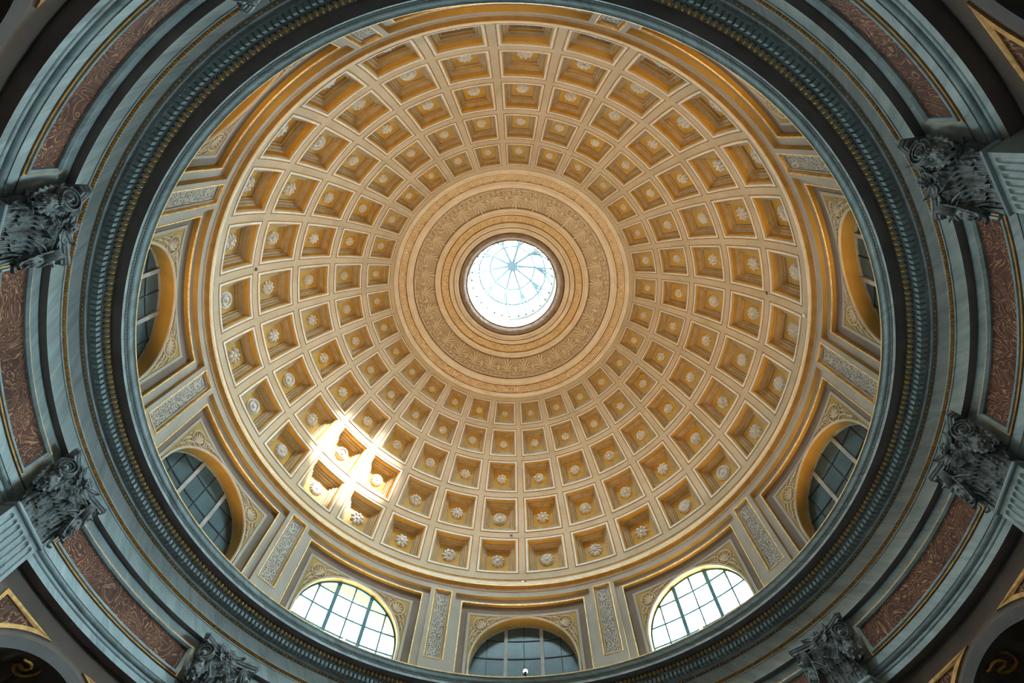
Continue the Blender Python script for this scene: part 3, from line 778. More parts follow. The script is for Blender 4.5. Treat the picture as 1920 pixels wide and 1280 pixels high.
# narrow ornament panel (centred on k = 0, to be spun to a pilaster position)
def narrow_panel():
    a, g, f, c = 0.155, MB(), MB(), MB()
    p0, p1 = 11.30, 13.84
    def loop(ins, r):
        aa = a - ins / (8.8 * R_(12)); return [P(x, h, r) for x, h in ((-aa, p0 + ins), (aa, p0 + ins), (aa, p1 - ins), (-aa, p1 - ins), (-aa, p0 + ins))]
    def band(m_, prof, mt):
        rows = [loop(i_, r_) for i_, r_ in prof]; m_.grid(list(map(list, zip(*rows))), mt)
    band(g, [(-0.025, D0), (-0.02, D0 - 0.012), (0.0, D0 - 0.015), (0.012, D0), (0.015, D0 + 0.07)], 'gilt_lit_line')
    band(f, [(0.015, D0 + 0.07), (0.045, D0 + 0.075)], 'arch'); band(f, [(0.045, D0 + 0.075), (0.05, D0 + 0.055), (0.085, D0 + 0.055), (0.09, D0 + 0.085)], 'drum')
    aa = a - 0.09 / (8.8 * R_(12))
    c.grid([[P(x, p0 + 0.09 + (p1 - p0 - 0.18) * j / 6, D0 + 0.085) for j in range(7)] for x in lin(-aa, aa, 4)], 'arab', [[(x * 1.84, (p1 - p0) * j / 6) for j in range(7)] for x in lin(-aa, aa, 4)])
    return c, f, g
NP = [m_.mesh(n_) for m_, n_ in zip(narrow_panel(), ('ornament_panel', 'panel_frame', 'gilt_border'))]
DMM = {n_: m_.mesh(n_) for n_, m_ in DM.items()}
for n_ in ('arch_reveal', 'archivolt', 'sp1', 'sp2'): DMM[n_].polygons.foreach_set('use_smooth', [True] * len(DMM[n_].polygons))
for b in BAYS:
    for n_ in ('arch_reveal', 'archivolt', 'gilt_frame', 'panel_border'): spin(link(n_, DMM[n_], wd), b)
    o = spin(link('spandrel_field', DMM['spandrel_field'], wd), b)
    link('spandrel_relief', DMM['sp1'], o); link('spandrel_relief', DMM['sp2'], o)
    o = spin(link('ornament_panel', NP[0], wd), b + 1.5); link('panel_frame', NP[1], o); link('gilt_border', NP[2], o)

# ------------------------------------------------------------------ windows
def ah(k): return AC + math.sqrt(max(0, AR * AR - (k * S2) ** 2))
KM = AR / S2 - 0.002
def wgrid(k0, k1, h0, h1, r):
    ks = lin(k0, k1, max(3, int((k1 - k0) * 26))); lo, hi = [], []
    rows = [[P(k, h0, r), P(k, max(h0, min(h1, ah(k) - 0.01)), r)] for k in ks if ah(k) - 0.02 > h0 or True]
    return rows
def window_set(DG, framem, barm, panem, bh):
    WM = {}
    mb = MB()
    ip = [((AR - 0.05) * math.cos(a) / S2, AC + (AR - 0.05) * math.sin(a)) for a in [math.pi * i / 40 for i in range(41)]]
    op = [(AR * math.cos(a) / S2, AC + AR * math.sin(a)) for a in [math.pi * i / 40 for i in range(41)]]
    ip = [(ip[0][0], KB)] + ip + [(ip[-1][0], KB)]; op = [(op[0][0], KB)] + op + [(op[-1][0], KB)]
    mb.grid([[P(q[0], q[1], DG - 0.03), P(p[0], p[1], DG - 0.03), P(p[0], p[1], DG + 0.05)] for p, q in zip(ip, op)], framem); WM['frame'] = mb
    def bar(k, half, m, d=0.05):
        mb = MB(); ht = ah(abs(k)) - 0.01; a = half / (DG * R_(12))
        v = [P(k + s * a, h, r) for s in (-1, 1) for h in (KB, ht) for r in (DG - d, DG + d * 0.5)]
        mb.add(v, [(0, 1, 3, 2), (4, 6, 7, 5), (0, 4, 5, 1), (2, 3, 7, 6), (0, 2, 6, 4), (1, 5, 7, 3)], m); return mb
    for i, k in enumerate((-0.3, 0.3)): WM['mul%d' % i] = bar(k, 0.058, framem, 0.06)
    for i, k in enumerate((-0.61, 0.0, 0.61)): WM['thin%d' % i] = bar(k, bh, barm, 0.025)
    HL = (11.34, 11.97, 12.60)
    for i, h in enumerate(HL):
        kk = math.sqrt(max(0, AR * AR - max(0, h - AC) ** 2)) / S2 - 0.01
        mb = MB(); a = bh
        mb.grid([[P(k, h - a, DG + 0.01), P(k, h - a, DG - 0.02), P(k, h + a, DG - 0.02), P(k, h + a, DG + 0.01)] for k in lin(-kk, kk, 16)], barm); WM['hor%d' % i] = mb
    panes = []
    kl = (-KM, -0.61, -0.3, 0.0, 0.3, 0.61, KM); hl = (KB,) + HL + (13.25,)
    for i in range(6):
        for j in range(4):
            k0, k1 = kl[i], kl[i + 1]
            if max(ah(k0), ah(k1)) <= hl[j] + 0.02: continue
            mb = MB(); mb.grid(wgrid(k0, k1, hl[j], hl[j + 1], DG), panem); panes.append(mb.mesh('pane'))
    return {n_: m_.mesh(n_) for n_, m_ in WM.items()}, panes
M['tealframe'] = mat('teal_painted_iron', (0.035, 0.10, 0.12), 0.5); M['darkbar'] = mat('dark_glazing_bar', (0.022, 0.026, 0.028), 0.6)
WSET = {True: window_set(9.22, 'tealframe', 'tealframe', 'glass', 0.022), False: window_set(DG, 'woodframe', 'darkbar', 'blind', 0.014)}
BRIGHT = (11.5, 17.5)
WLAB = {2.5: 'arched drum window hidden behind the cornice at the upper right', 5.5: 'dark arched window at the right, only a sliver above the cornice',
        8.5: 'dark grey-green arched window in the lower right of the drum', 11.5: 'bright white arched window to the right of the glowing lamp',
        14.5: 'dark arched window right behind the glowing lamp', 17.5: 'bright white arched window to the left of the glowing lamp',
        20.5: 'blue-grey arched window in the lower left of the drum', 23.5: 'dark arched window at the left, a crescent above the cornice',
        26.5: 'arched drum window mostly hidden by the cornice at the upper left', 29.5: 'arched drum window over the top edge behind the near cornice'}
for i, b in enumerate(BAYS):
    wroot = empty('window_%d' % (i + 1), (0, 0, 0), R_(12 * b)); tag(wroot, WLAB[b], 'window', kind='structure')
    WMM, PANES = WSET[b in BRIGHT]
    link('frame', WMM['frame'], wroot)
    for n_ in ('mul0', 'mul1'): link('mullion', WMM[n_], wroot)
    for n_ in ('thin0', 'thin1', 'thin2', 'hor0', 'hor1', 'hor2'): link('glazing_bar', WMM[n_], wroot)
    for pm in PANES: link('pane', pm, wroot)

M['ovologold'] = plaster('moulding_gold_paint', (0.27, 0.15, 0.04), (0.20, 0.105, 0.028), scale=3.0)
# ------------------------------------------------------------------ moulding at the spring of the dome
mb = MB()
segs(mb, [(8.80, 14.05), (8.77, 14.055), (8.77, 14.075)], 'drum')
lathe(mb, arc(8.77, 14.075, 8.69, 14.215, -0.024, 8), 'ovologold')
segs(mb, [(8.69, 14.215), (8.675, 14.22)], 'creamgold'); lathe(mb, [(8.675, 14.22), (8.675, 14.25)], 'gilt_lit_line')
segs(mb, [(8.675, 14.255), (8.665, 14.26), (8.665, 14.33), (8.66, 14.335)], 'white'); lathe(mb, [(8.66, 14.335), (8.66, 14.355)], 'cream')
segs(mb, [(8.66, 14.355), (8.80, 14.37)], 'white')
t4 = mb.build('trim_4'); tag(t4, 'gilded leaf moulding ringing the foot of the coffered dome', 'moulding', kind='structure')
mb = MB()
def om(u, v, w_):                    # u in k, v along the ovolo 0..1
    q = arc(8.77, 14.075, 8.69, 14.215, -0.030 - w_, 8); x = max(0, min(7.999, v * 8)); i = int(x); t = x - i
    return P(u, q[i][1] + (q[i + 1][1] - q[i][1]) * t, q[i][0] + (q[i + 1][0] - q[i][0]) * t - w_ * 0.6)
nl = 210
for i in range(nl):
    k = 30 * i / nl; d = 30 / nl
    ridge(mb, bez((k - d * 0.40, 0.15), (k - d * 0.30, 1.05), (k, 0.80), 6), lambda t: 0.030, 0.030, 'creamgold', om)
    ridge(mb, bez((k, 0.80), (k + d * 0.30, 1.05), (k + d * 0.40, 0.15), 6), lambda t: 0.030, 0.030, 'creamgold', om)
    ridge(mb, [(k, 0.15), (k, 0.4), (k, 0.62)], lambda t: 0.035 * (1.1 - t), 0.034, 'creamgold', om)
stuff(mb.build('leaf_carving', t4))

# ------------------------------------------------------------------ dome
HC = 14.07
RT = [(0, 8.785), (27, 8.785), (38, 8.84), (47.4, 8.88), (55, 8.925), (62, 8.95), (78, 8.99)]
def RD(e):
    for (a, ra), (b, rb) in zip(RT, RT[1:]):
        if e <= b: return ra + (rb - ra) * (e - a) / (b - a)
    return RT[-1][1]
def S(k, e, d=0.0):
    r = RD(e) + d; return P(k, HC + r * math.sin(R_(e)), r * math.cos(R_(e)))
def RH(e, d=0.0): r = RD(e) + d; return (r * math.cos(R_(e)), HC + r * math.sin(R_(e)))
# rows from the foot up: lower edge, upper edge, half width, depth
ROWS = [(4.95, 15.2, 0.437, 0.36), (16.6, 26.8, 0.435, 0.33), (28.1, 37.5, 0.432, 0.29), (38.7, 46.85, 0.427, 0.25), (48.0, 55.0, 0.420, 0.21)]
mb = MB()
def ring(e0, e1, m='rib', n=4): lathe(mb, [RH(e) for e in lin(e0, e1, n)], m)
ring(1.8, 2.9, 'rib', 2)
lathe(mb, [RH(2.9), RH(3.0, 0.012), RH(3.25, 0.012), RH(3.35)], 'goldline'); ring(3.35, 4.95)
for (a, b, hw, dp), nx in zip(ROWS, ROWS[1:] + [None]):
    for i in range(30):
        mb.grid([[S(k, e) for e in lin(a, b, 6)] for k in lin(i + hw, i + 1 - hw, 2)], 'rib')
    if nx: ring(b, nx[0], 'rib', 2)
# bands up to the eye: steps (elevation, offset towards the outside)
def step(pts, m):
    for p, q in zip(pts, pts[1:]): lathe(mb, [RH(*p), RH(*q)], m)
def roll(e0, e1, d0, d1, bulge, m, n=6):
    lathe(mb, [RH(e0 + (e1 - e0) * t, d0 + (d1 - d0) * t - 4 * t * (1 - t) * bulge) for t in [i / n for i in range(n + 1)]], m)
step([(55.0, 0), (56.15, 0)], 'rib'); step([(56.15, 0), (56.2, -0.02), (56.45, -0.025)], 'cream')
roll(56.45, 57.0, -0.025, 0.0, 0.03, 'cream'); step([(57.0, 0), (57.1, -0.02), (57.35, -0.02), (57.4, 0.03)], 'cream')
step([(57.4, 0.03), (57.41, 0.10), (57.62, 0.10), (57.63, 0.03), (58.5, 0.03), (59.52, 0.03), (59.53, 0.10), (59.74, 0.10), (59.75, 0.03)], 'creamgold2')
step([(59.75, 0.03), (59.8, -0.02), (60.1, -0.025)], 'cream'); roll(60.1, 60.6, -0.025, -0.06, 0.025, 'cream'); step([(60.6, -0.06), (61.2, -0.07), (61.25, -0.04), (61.6, -0.04), (61.7, 0.02)], 'cream')
M['creamgold2'] = plaster('pale_gold_band', (0.76, 0.53, 0.27), (0.64, 0.43, 0.20), scale=2.5)
M['sand'] = plaster('sand_ground', (0.58, 0.44, 0.31), (0.50, 0.37, 0.25), scale=2.5)  # ground lightened as well, standing in for brighter light near the eye
step([(61.7, 0.02), (61.71, 0.10), (61.95, 0.10), (61.96, 0.02), (63.4, 0.02), (65.2, 0.02), (67.0, 0.02), (67.6, 0.02), (67.61, 0.10), (67.89, 0.10), (67.9, 0.02)], 'sand')
step([(67.9, 0.02), (67.95, -0.03), (68.3, -0.035)], 'cream'); roll(68.3, 69.1, -0.035, -0.09, -0.03, 'cream'); step([(69.1, -0.09), (69.4, -0.095), (69.45, -0.06)], 'cream')
step([(69.45, -0.06), (69.46, 0.03), (69.75, 0.03), (69.76, -0.06), (70.7, -0.06), (71.6, -0.06), (71.61, 0.03), (71.89, 0.03), (71.9, -0.06)], 'creamgold2')
step([(71.9, -0.06), (71.95, -0.11), (72.3, -0.115)], 'cream'); roll(72.3, 73.0, -0.115, -0.14, 0.04, 'cream'); step([(73.0, -0.14), (73.01, -0.05), (73.25, -0.05), (73.26, -0.17), (73.6, -0.175), (73.65, -0.15)], 'cream')
roll(73.65, 74.6, -0.15, -0.16, -0.04, 'cream'); M['eyestone'] = plaster('grey_eye_stone', (0.30, 0.215, 0.165), (0.20, 0.14, 0.105), scale=4.0, bump=0.3)
step([(74.6, -0.16), (74.61, -0.06), (74.85, -0.06), (74.86, -0.15)], 'eyestone'); roll(74.86, 76.9, -0.15, -0.10, 0.07, 'eyestone', 8); step([(76.9, -0.10), (77.2, -0.12)], 'eyestone')
cl = mb.build('ceiling'); tag(cl, 'gilded coffered dome with rows of square coffers rising to a round skylight', 'dome', kind='structure')
# coffers
def coffer_mesh(row):
    a, b, hw, dp = row; ec, eh = (a + b) / 2, (b - a) / 2; n = 5
    prof = [(1.0, 0.0, 'goldline'), (0.992, 0.012, 'goldline'), (0.955, 0.012, 'white'), (0.95, -0.012, 'white'), (0.865, -0.012, 'white'), (0.86, 0.012, 'ledge'), (0.825, 0.016, 'ochre'),
            (0.795, 0.10 * dp + 0.01, 'ochre'), (0.775, 0.48 * dp, 'goldline'), (0.765, 0.50 * dp, 'ledge'), (0.715, 0.50 * dp, 'ledge'), (0.690, 0.58 * dp, 'ledge'), (0.665, 0.64 * dp, 'goldline'), (0.655, 0.64 * dp, 'ledge'),
            (0.600, 0.66 * dp, 'ochre'), (0.585, 0.80 * dp, 'goldline'), (0.575, 0.82 * dp, 'ledge'), (0.525, 0.83 * dp, 'ledge'), (0.51, 1.0 * dp, 'ochre')]
    mb = MB()
    def lp(u, d):
        pts = []
        for s in range(4):
            for i in range(n):
                t = -1 + 2 * i / n
                x, y = ((t, -1), (1, t), (-t, 1), (-1, -t))[s]
                pts.append(S(x * u * hw, ec + y * u * eh, d))
        return pts
    for (u0, d0, m0), (u1, d1, m1) in zip(prof, prof[1:]):
        A, B = lp(u0, d0), lp(u1, d1); q = len(A)
        # one strip per side so that the corners stay sharp
        for s in range(4):
            idx = [(s * n + i) % q for i in range(n + 1)]
            mb.grid([[A[i], B[i]] for i in idx], m0)
    u, d, m = prof[-1]; A = lp(u, d); c = S(0, ec, d)
    mb.add(A + [c], [(i, (i + 1) % len(A), len(A)) for i in range(len(A))], 'ochre')
    return mb.mesh('coffer')
def rosette_mesh(kind):
    mb = MB(); n, lay, sw, cut = [(8, 1, 0, 0.10), (12, 1, 0, 0.07), (8, 2, 0, 0.10), (9, 1, 1.1, 0.10), (0, 3, 0, 0.0), (10, 1, 0, 0.08), (8, 1, 0, 0.16), (16, 2, 0, 0.05)][kind]
    nr, na = 12, 96
    rows = []
    for i in range(nr + 1):
        s = i / nr; row = []
        for j in range(na):
            a = 2 * math.pi * j / na; ph = a + sw * s
            pet = abs(math.cos(n * ph / 2)) if n else 1
            rim = 1 - cut * 2 * (1 - pet) if n else 1
            rr = s * (rim if s > 0.5 else 1)
            if n: z = 0.10 + 0.34 * math.sin(math.pi * min(1, max(0, (s - 0.22) / 0.78))) * (0.10 + 0.90 * pet ** 0.6)
            else: z = 0.26 + 0.17 * math.cos(s * 19)
            if lay == 2 and s < 0.62: z = 0.30 + 0.14 * math.sin(math.pi * min(1, max(0, (s - 0.15) / 0.47))) * (0.3 + 0.7 * abs(math.sin(n * ph / 2)))
            if s < 0.26: z = max(z, 0.30 + 0.20 * math.sqrt(max(0, 1 - (s / 0.26) ** 2)))
            if 0.26 <= s < 0.36: z = 0.08
            if i == nr: z = 0.0
            row.append((rr * math.cos(a), rr * math.sin(a), z))
        rows.append(row)
    mb.grid(rows, 'rosette', close_v=True)
    if kind in (4, 7):
        for j in range(12):
            a = 2 * math.pi * j / 12; blob(mb, (0.72 * math.cos(a), 0.72 * math.sin(a), 0.30), (0.10, 0.10, 0.12), 'rosette', 6, 4)
    if kind == 5:
        for j in range(5):
            a = 2 * math.pi * j / 5; blob(mb, (0.2 * math.cos(a), 0.2 * math.sin(a), 0.40), (0.11, 0.11, 0.12), 'rosette', 6, 4)
    me = mb.mesh('rosette'); me.polygons.foreach_set('use_smooth', [True] * len(me.polygons)); return me
ROS = [rosette_mesh(i) for i in range(8)]
for q, row in enumerate(ROWS):
    cm = coffer_mesh(row); ec = (row[0] + row[1]) / 2; dp = row[3]
    c0 = Vector(S(0, ec, dp)); ctr = Vector((0, 0, HC + EYE)); zax = (ctr - c0).normalized()
    t = R_(A0); xax = Vector((-math.sin(t), math.cos(t), 0)); yax = zax.cross(xax)
    rad = (0.178, 0.178, 0.172, 0.166, 0.160)[q] * 2 * row[2] * R_(12) * RD(ec) * math.cos(R_(ec))
    base = Matrix((xax, yax, zax)).transposed().to_4x4(); base.translation = c0
    for k in range(30):
        o = spin(link('coffer', cm, cl), k)
        r_ = link('rosette', ROS[random.randrange(8)], o)
        r_.matrix_local = base @ Matrix.Rotation(random.uniform(0, 1.5), 4, 'Z') @ Matrix.Diagonal((rad, rad, rad * 0.85, 1))
# Greek key band with studs
mb = MB()
def kb(u, v, w_): return S(u, v, 0.03 - w_)
for i in range(60):
    k = i * 0.5; f = lambda u, v, w_: kb(k + u * 0.5, 57.55 + v * 2.05, w_)
    st = lambda pts: [ridge(mb, [a, ((a[0] + b[0]) / 2, (a[1] + b[1]) / 2), b], 0.09 if abs(a[0] - b[0]) < 1e-6 else 0.13, 0.04, 'cream', f) for a, b in zip(pts, pts[1:])]
    st([(0.22, 0.08), (0.22, 0.92), (0.80, 0.92), (0.80, 0.36), (0.50, 0.36), (0.50, 0.64)]); st([(0.36, 0.08), (0.94, 0.08), (0.94, 0.92)])
    mb.add([kb(k - 0.07, 58.15, 0), kb(k + 0.07, 58.15, 0), kb(k + 0.07, 59.1, 0), kb(k - 0.07, 59.1, 0), kb(k, 58.62, 0.13)], [(0, 1, 4), (1, 2, 4), (2, 3, 4), (3, 0, 4)], 'cream')
stuff(mb.build('greek_key', cl, smooth=False))
mb = MB()
for i in range(60):
    k = i * 0.5
    mb.add([S(k - 0.085, 70.2, -0.06), S(k + 0.085, 70.2, -0.06), S(k + 0.085, 71.05, -0.06), S(k - 0.085, 71.05, -0.06), S(k, 70.6, -0.17)], [(0, 1, 4), (1, 2, 4), (2, 3, 4), (3, 0, 4)], 'cream')
    f = lambda u, v, w_: S(k + u * 0.5, 69.6 + v * 2.1, -0.06 - w_)
    st = lambda pts: [ridge(mb, [a, ((a[0] + b[0]) / 2, (a[1] + b[1]) / 2), b], 0.09, 0.012, 'cream', f) for a, b in zip(pts, pts[1:])]
    st([(0.25, 0.1), (0.25, 0.9), (0.75, 0.9), (0.75, 0.4), (0.5, 0.4)])
stuff(mb.build('studded_key', cl, smooth=False))
# anthemion frieze: palmette pieces with scrolls and lotus buds
def palmette():
    mb = MB(); E0 = 63.75
    def f(u, v, w_):
        e = E0 + math.degrees(v / 8.95); return S(u / (8.95 * math.cos(R_(e)) * R_(12)), e, 0.02 - w_)
    for i in range(9):
        q = i - 4; a = R_(90 - q * 25); ln = 0.56 - 0.04 * abs(q); ln = max(ln, 0.36)
        ex, ey = ln * math.cos(a) * 0.68, 0.05 + ln * math.sin(a) * 1.0 + (0.06 if abs(q) > 2 else 0)
        mx, my = ex * 0.35 , ey * 0.62 + 0.03
        ridge(mb, bez((0.012 * q, 0.04), (mx, my), (ex, ey), 8), lambda t: 0.020 + 0.062 * t ** 0.7 * (1.25 - 0.75 * t), lambda t: 0.045 + 0.075 * t, 'cream', f)
        if q: 
            s = 1 if q > 0 else -1; ridge(mb, spiral(ex - 0.012 * s, ey - 0.012, 0.020, 0.004, 0, 1.0 * s, 8), 0.028, 0.06, 'cream', f)
    ridge(mb, [(-0.04, 0.03), (0, 0.06), (0.04, 0.03)], 0.05, 0.04, 'cream', f)
    # pair of volutes below
    for s in (-1, 1):
        ridge(mb, [(s * u, v) for u, v in spiral(0.115, -0.13, 0.085, 0.015, 1.9, 1.8, 26)], 0.036, 0.085, 'cream', f)
        ridge(mb, [(s * u, v) for u, v in bez((0.0, 0.02), (0.10, 0.06), (0.20, -0.10), 8)], 0.034, 0.08, 'cream', f)
        ridge(mb, [(s * u, v) for u, v in spiral(0.30, -0.09, 0.075, 0.012, 3.4, -1.7, 24)], 0.034, 0.08, 'cream', f)
        ridge(mb, [(s * u, v) for u, v in bez((0.20, -0.20), (0.30, -0.26), (0.42, -0.22), 8)], 0.034, 0.08, 'cream', f)
        ridge(mb, [(s * u, v) for u, v in bez((0.36, -0.02), (0.40, 0.02), (0.41, 0.10), 6)], lambda t: 0.03, 0.03, 'cream', f)
        ridge(mb, [(s * u, v) for u, v in bez((0.04, -0.24), (0.10, -0.28), (0.20, -0.22), 6)], 0.022, 0.025, 'cream', f)
    # lotus bud between two palmettes
    for q in (-1, 0, 1):
        ridge(mb, [(0.41 + x, y) for x, y in bez((0, 0.06), (q * 0.05, 0.16), (q * 0.04, 0.33 - 0.05 * abs(q)), 7)], lambda t: 0.012 + 0.05 * math.sin(math.pi * min(1, t + 0.05)), 0.06, 'cream', f)
    return mb
pm = palmette().mesh('palmette'); pm.polygons.foreach_set('use_smooth', [True] * len(pm.polygons))
for k in range(30): spin(link('palmette', pm, cl), k)
mb = MB()                                        # carved wreath round the eye
for i in range(150):
    k = 0.2 * i
    f = lambda u, v, w_: S(u, v, -0.125 - w_)
    for s in (0, 1):
        ridge(mb, bez((k + 0.02, 74.9 + 0.9 * s), (k + 0.16, 75.2 + 0.9 * s), (k + 0.10, 75.8 + 0.9 * s), 5), lambda t: 0.10 * math.sin(math.pi * (0.15 + 0.8 * t)), 0.045, 'eyestone', f)
stuff(mb.build('carved_wreath', cl))

# ------------------------------------------------------------------ unseen outer shell and wall added to keep daylight out, and lantern
mb = MB()
lathe(mb, [(9.75 * math.cos(R_(e)), HC + 9.75 * math.sin(R_(e))) for e in lin(0, 77.5, 24)], 'drum', seg=120)
lathe(mb, [(9.75, HC), (8.9, HC - 0.02)], 'drum', seg=120)
rf = mb.build('roof')
mb = MB()
segs(mb, [(11.8, -EYE), (11.8, 10.45), (9.5, 10.5)], 'drum', seg=120)
RO = 9.76
for b in BAYS:
    xs = [-AR * math.cos(math.pi * i / 24) for i in range(25)]
    mb.grid([[P(b + x / S2, AC + math.sqrt(max(0, AR * AR - x * x)), RO), P(b + x / S2, HC + 0.05, RO)] for x in xs], 'drum')
    mb.grid([[P(k, h, RO) for h in (10.45, AC, HC + 0.05)] for k in lin(b + AR / S2, b + 3 - AR / S2, 8)], 'drum')
wo = mb.build('wall_outer', smooth=False); tag(wo, 'unseen outer masonry wall added behind the plaster to block daylight leaks', 'wall', kind='structure')
tag(rf, 'unseen outer shell added above the coffers to keep daylight out', 'roof', kind='structure')
mb = MB()
lathe(mb, [RH(77.2, -0.12), (2.0, 23.0)], 'lantern'); lathe(mb, [(2.0, 23.0), (2.02, 23.80)], 'lantern')
lathe(mb, [(2.12, 23.55), (2.12, 23.80)], 'lantern'); lathe(mb, [(2.12, 23.55), (2.3, HC + 9.6)], 'lantern')
wlan = mb.build('wall_lantern'); tag(wlan, 'white curb wall ringing the opening under the skylight', 'wall', kind='structure')
sk = empty('window_11', (0, 0, 22.5 + EYE)); tag(sk, 'round glass skylight with radiating bars at the crown of the dome', 'skylight', kind='structure')
def rel(mbx): mbx.v = [(x, y, z - 22.5 - EYE) for x, y, z in mbx.v]; return mbx
mb = MB(); lathe(mb, [(1.92, 23.80), (1.90, 23.86), (1.96, 23.90), (2.12, 23.90)], 'woodframe', seg=120); lathe(mb, [(1.92, 23.80), (2.14, 23.80)], 'woodframe', seg=120)
rel(mb).build('base_ring', sk)
mb = MB(); lathe(mb, [(0.0, 26.30), (0.24, 26.30), (0.26, 26.36), (0.0, 26.44)], 'skyiron', seg=40); rel(mb).build('hub', sk, smooth=False)
SR = [(0.22, 26.37), (1.146, 25.94), (1.62, 24.95), (1.90, 23.90)]
def sp(k, q):                                     # q in 0..3 along the profile
    i = min(2, int(q)); t = q - i; return P(k, SR[i][1] + (SR[i + 1][1] - SR[i][1]) * t, SR[i][0] + (SR[i + 1][0] - SR[i][0]) * t)
def bars(paths, rad):
    mb = MB()
    for p in paths: tube(mb, p, rad, 'skyiron', 5)
    return rel(mb).mesh('bar')
rib_me = bars([[sp(1, 0), sp(1, 1)]], 0.062); node_mb = MB(); blob(node_mb, sp(1, 1), (0.085, 0.085, 0.07), 'skyiron', 8, 6); node_me = rel(node_mb).mesh('node')
fan = [bars([[sp(1, 1), sp(1 + d * 0.5, 2), sp(1 + d, 3)]], 0.058) for d in (-0.95, 0, 0.95)]
tie1 = bars([[sp(1, 1), sp(4, 1)]], 0.042); tie2 = bars([[sp(1, 2), sp(2.5, 2), sp(4, 2)]], 0.042)
def pane_me(rows_):
    mb = MB(); mb.grid(rows_, 'glass'); return rel(mb).mesh('pane')
pin = pane_me([[sp(1, 0), sp(1, 1)], [sp(4, 0), sp(4, 1)]])
pouts = [pane_me([[sp(1 + a, q) for q in (1, 2, 3)] if True else None, [sp(1 + b, q) for q in (1, 2, 3)]]) for a, b in ((0, 0.95), (0.95, 2.05), (2.05, 3))]
for i in range(10):
    for nm, me in (('rib', rib_me), ('node', node_me), ('fan_bar', fan[0]), ('fan_bar', fan[1]), ('fan_bar', fan[2]), ('tie_bar', tie1), ('tie_bar', tie2), ('pane', pin), ('pane', pouts[0]), ('pane', pouts[1]), ('pane', pouts[2])):
        spin(link(nm, me, sk), 3 * i)

# ------------------------------------------------------------------ daylight portals (sampling guides for the sky through the glazed openings)
def portal(name, mw_, sx_, sy_, shape='RECTANGLE'):
    ld = D.lights.new(name, 'AREA'); ld.shape = shape; ld.size = sx_
    if shape in ('RECTANGLE', 'ELLIPSE'): ld.size_y = sy_
    ld.cycles.is_portal = True
    o = D.objects.new(name, ld); COL.objects.link(o); o.matrix_world = mw_; return o
portal('skylight_portal', Matrix.Translation((0, 0, 23.86 + EYE)), 4.0, 4.0)
for b in BRIGHT:
    t = R_(A0 + 12 * b); c = Vector(P(b, 12.0, 9.85)); d_ = Vector((math.cos(t), math.sin(t), 0))
    portal('window_portal', Matrix.Translation(c) @ d_.to_track_quat('Z', 'Y').to_matrix().to_4x4(), 3.5, 3.0)

# ------------------------------------------------------------------ uplighters on the cornice: one visible, nine unseen ones added to light the dome
def lamp_meshes():
    b = MB(); blob(b, (0, 0, 0.015), (0.07, 0.07, 0.015), 'black', 14, 4)
    for s in (-1, 1): b.box((s * 0.062, 0, 0.075), (0.008, 0.025, 0.12), 'black')
    h = MB()
    rows = [[(r * math.cos(2 * math.pi * j / 16), r * math.sin(2 * math.pi * j / 16), z) for j in range(16)] for r, z in ((0.0, 0.06), (0.035, 0.06), (0.045, 0.08), (0.055, 0.14), (0.058, 0.15), (0.05, 0.15), (0.047, 0.135))]
    h.grid(rows, 'black', close_v=True)
    g = MB(); rows = [[(r * math.cos(2 * math.pi * j / 16), r * math.sin(2 * math.pi * j / 16), z) for j in range(16)] for r, z in ((0.047, 0.138), (0.062, 0.165), (0.066, 0.195), (0.055, 0.23), (0.03, 0.252), (0.0, 0.258))]
    g.grid(rows, 'bulb', close_v=True)
    out = [m_.mesh(n_) for m_, n_ in ((b, 'bracket'), (h, 'housing'), (g, 'lens'))]
    for m_ in out[1:]: m_.polygons.foreach_set('use_smooth', [True] * len(m_.polygons))
    return out
LMM = lamp_meshes()
LLAB = {14.5: 'small glowing spotlight on the cornice rim in front of the dark window'}
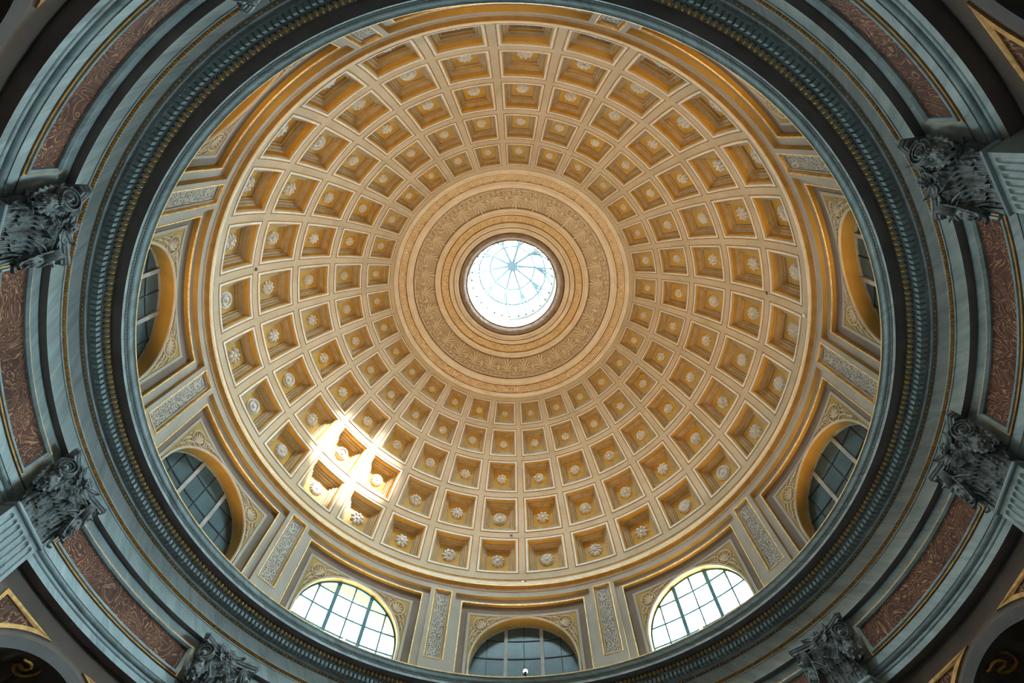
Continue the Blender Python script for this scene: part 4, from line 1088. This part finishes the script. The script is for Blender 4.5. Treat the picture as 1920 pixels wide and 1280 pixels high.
for q, b in enumerate(BAYS):
    vis = b == 14.5
    k, r, h = (14.46, 8.37, 10.582) if vis else (b, 8.62, 10.608)
    root = empty('spotlight', P(k, h, r), R_(A0 + 12 * k) + math.pi / 2)
    tag(root, LLAB.get(b, 'small added spotlight unseen behind the cornice rim before the ' + {2.5: 'upper right', 5.5: 'right sliver', 8.5: 'dark lower right', 11.5: 'bright right', 17.5: 'bright left', 20.5: 'blue-grey lower left', 23.5: 'left crescent', 26.5: 'upper left', 29.5: 'topmost'}.get(b, '') + ' window'), 'spotlight', 'uplighters along the cornice')
    link('bracket', LMM[0], root); link('housing', LMM[1], root); link('lens', LMM[2], root)
    ld = D.lights.new('spotlight_beam', 'SPOT'); ld.energy = LAMP_POWER; ld.color = LAMP_COL; ld.spot_size = R_(130); ld.spot_blend = 0.85; ld.shadow_soft_size = 0.06
    lo = D.objects.new('spotlight_beam', ld); COL.objects.link(lo); lo.parent = root; lo.location = (0, 0, 0.29); lo.rotation_euler = (R_(180 - 34), 0, 0)

# ------------------------------------------------------------------ small devices fixed to the stone
def device(name, loc, rz, parts, label, cat, group=None):
    root = empty(name, loc, rz); tag(root, label, cat, group)
    for nm, c, d, m in parts:
        mb = MB(); mb.box(c, d, m); mb.build(nm, root, smooth=False)
    return root
def az(k): return R_(A0 + 12 * k) + math.pi / 2
device('security_camera', P(15.98, 10.66, 8.70), az(15.98), [('housing', (0, 0.0, 0.04), (0.13, 0.12, 0.08), 'black'), ('mount', (0, -0.05, -0.02), (0.05, 0.05, 0.06), 'black'), ('lens_plate', (0, 0.062, 0.04), (0.07, 0.006, 0.05), 'whiteplastic')], 'tiny black camera box on the cornice left of the glowing lamp', 'camera')
device('crack_sensor', P(14.47, 14.37, 8.69), az(14.47), [('housing', (0.03, 0, 0.03), (0.09, 0.05, 0.05), 'whiteplastic'), ('bracket', (-0.05, 0, 0.03), (0.06, 0.04, 0.04), 'black')], 'white and black crack sensor on the dome moulding above the lamp', 'sensor', 'crack sensors on the dome')
for k, e, lab in ((23.5, 15.9, 'small dark crack sensor on a dome rib at the left side'), (6.42, 15.9, 'small dark crack sensor on a dome rib at the right side'), (14.72, 15.9, 'small dark crack sensor on a dome rib at the bottom')):
    x, y, z = S(k, e, -0.03)
    device('crack_sensor', (x, y, z), az(k), [('housing', (0, 0, 0), (0.06, 0.05, 0.09), 'iron'), ('bracket', (0.04, -0.01, 0), (0.05, 0.03, 0.04), 'black')], lab, 'sensor', 'crack sensors on the dome')
x, y, z = S(6.55, 3.9, -0.03)
device('junction_box', (x, y, z), az(6.55), [('housing', (0, 0, 0), (0.10, 0.05, 0.14), 'whiteplastic'), ('lid', (0, 0.028, 0), (0.08, 0.008, 0.12), 'whiteplastic')], 'small white box at the foot of the dome on the right', 'box')
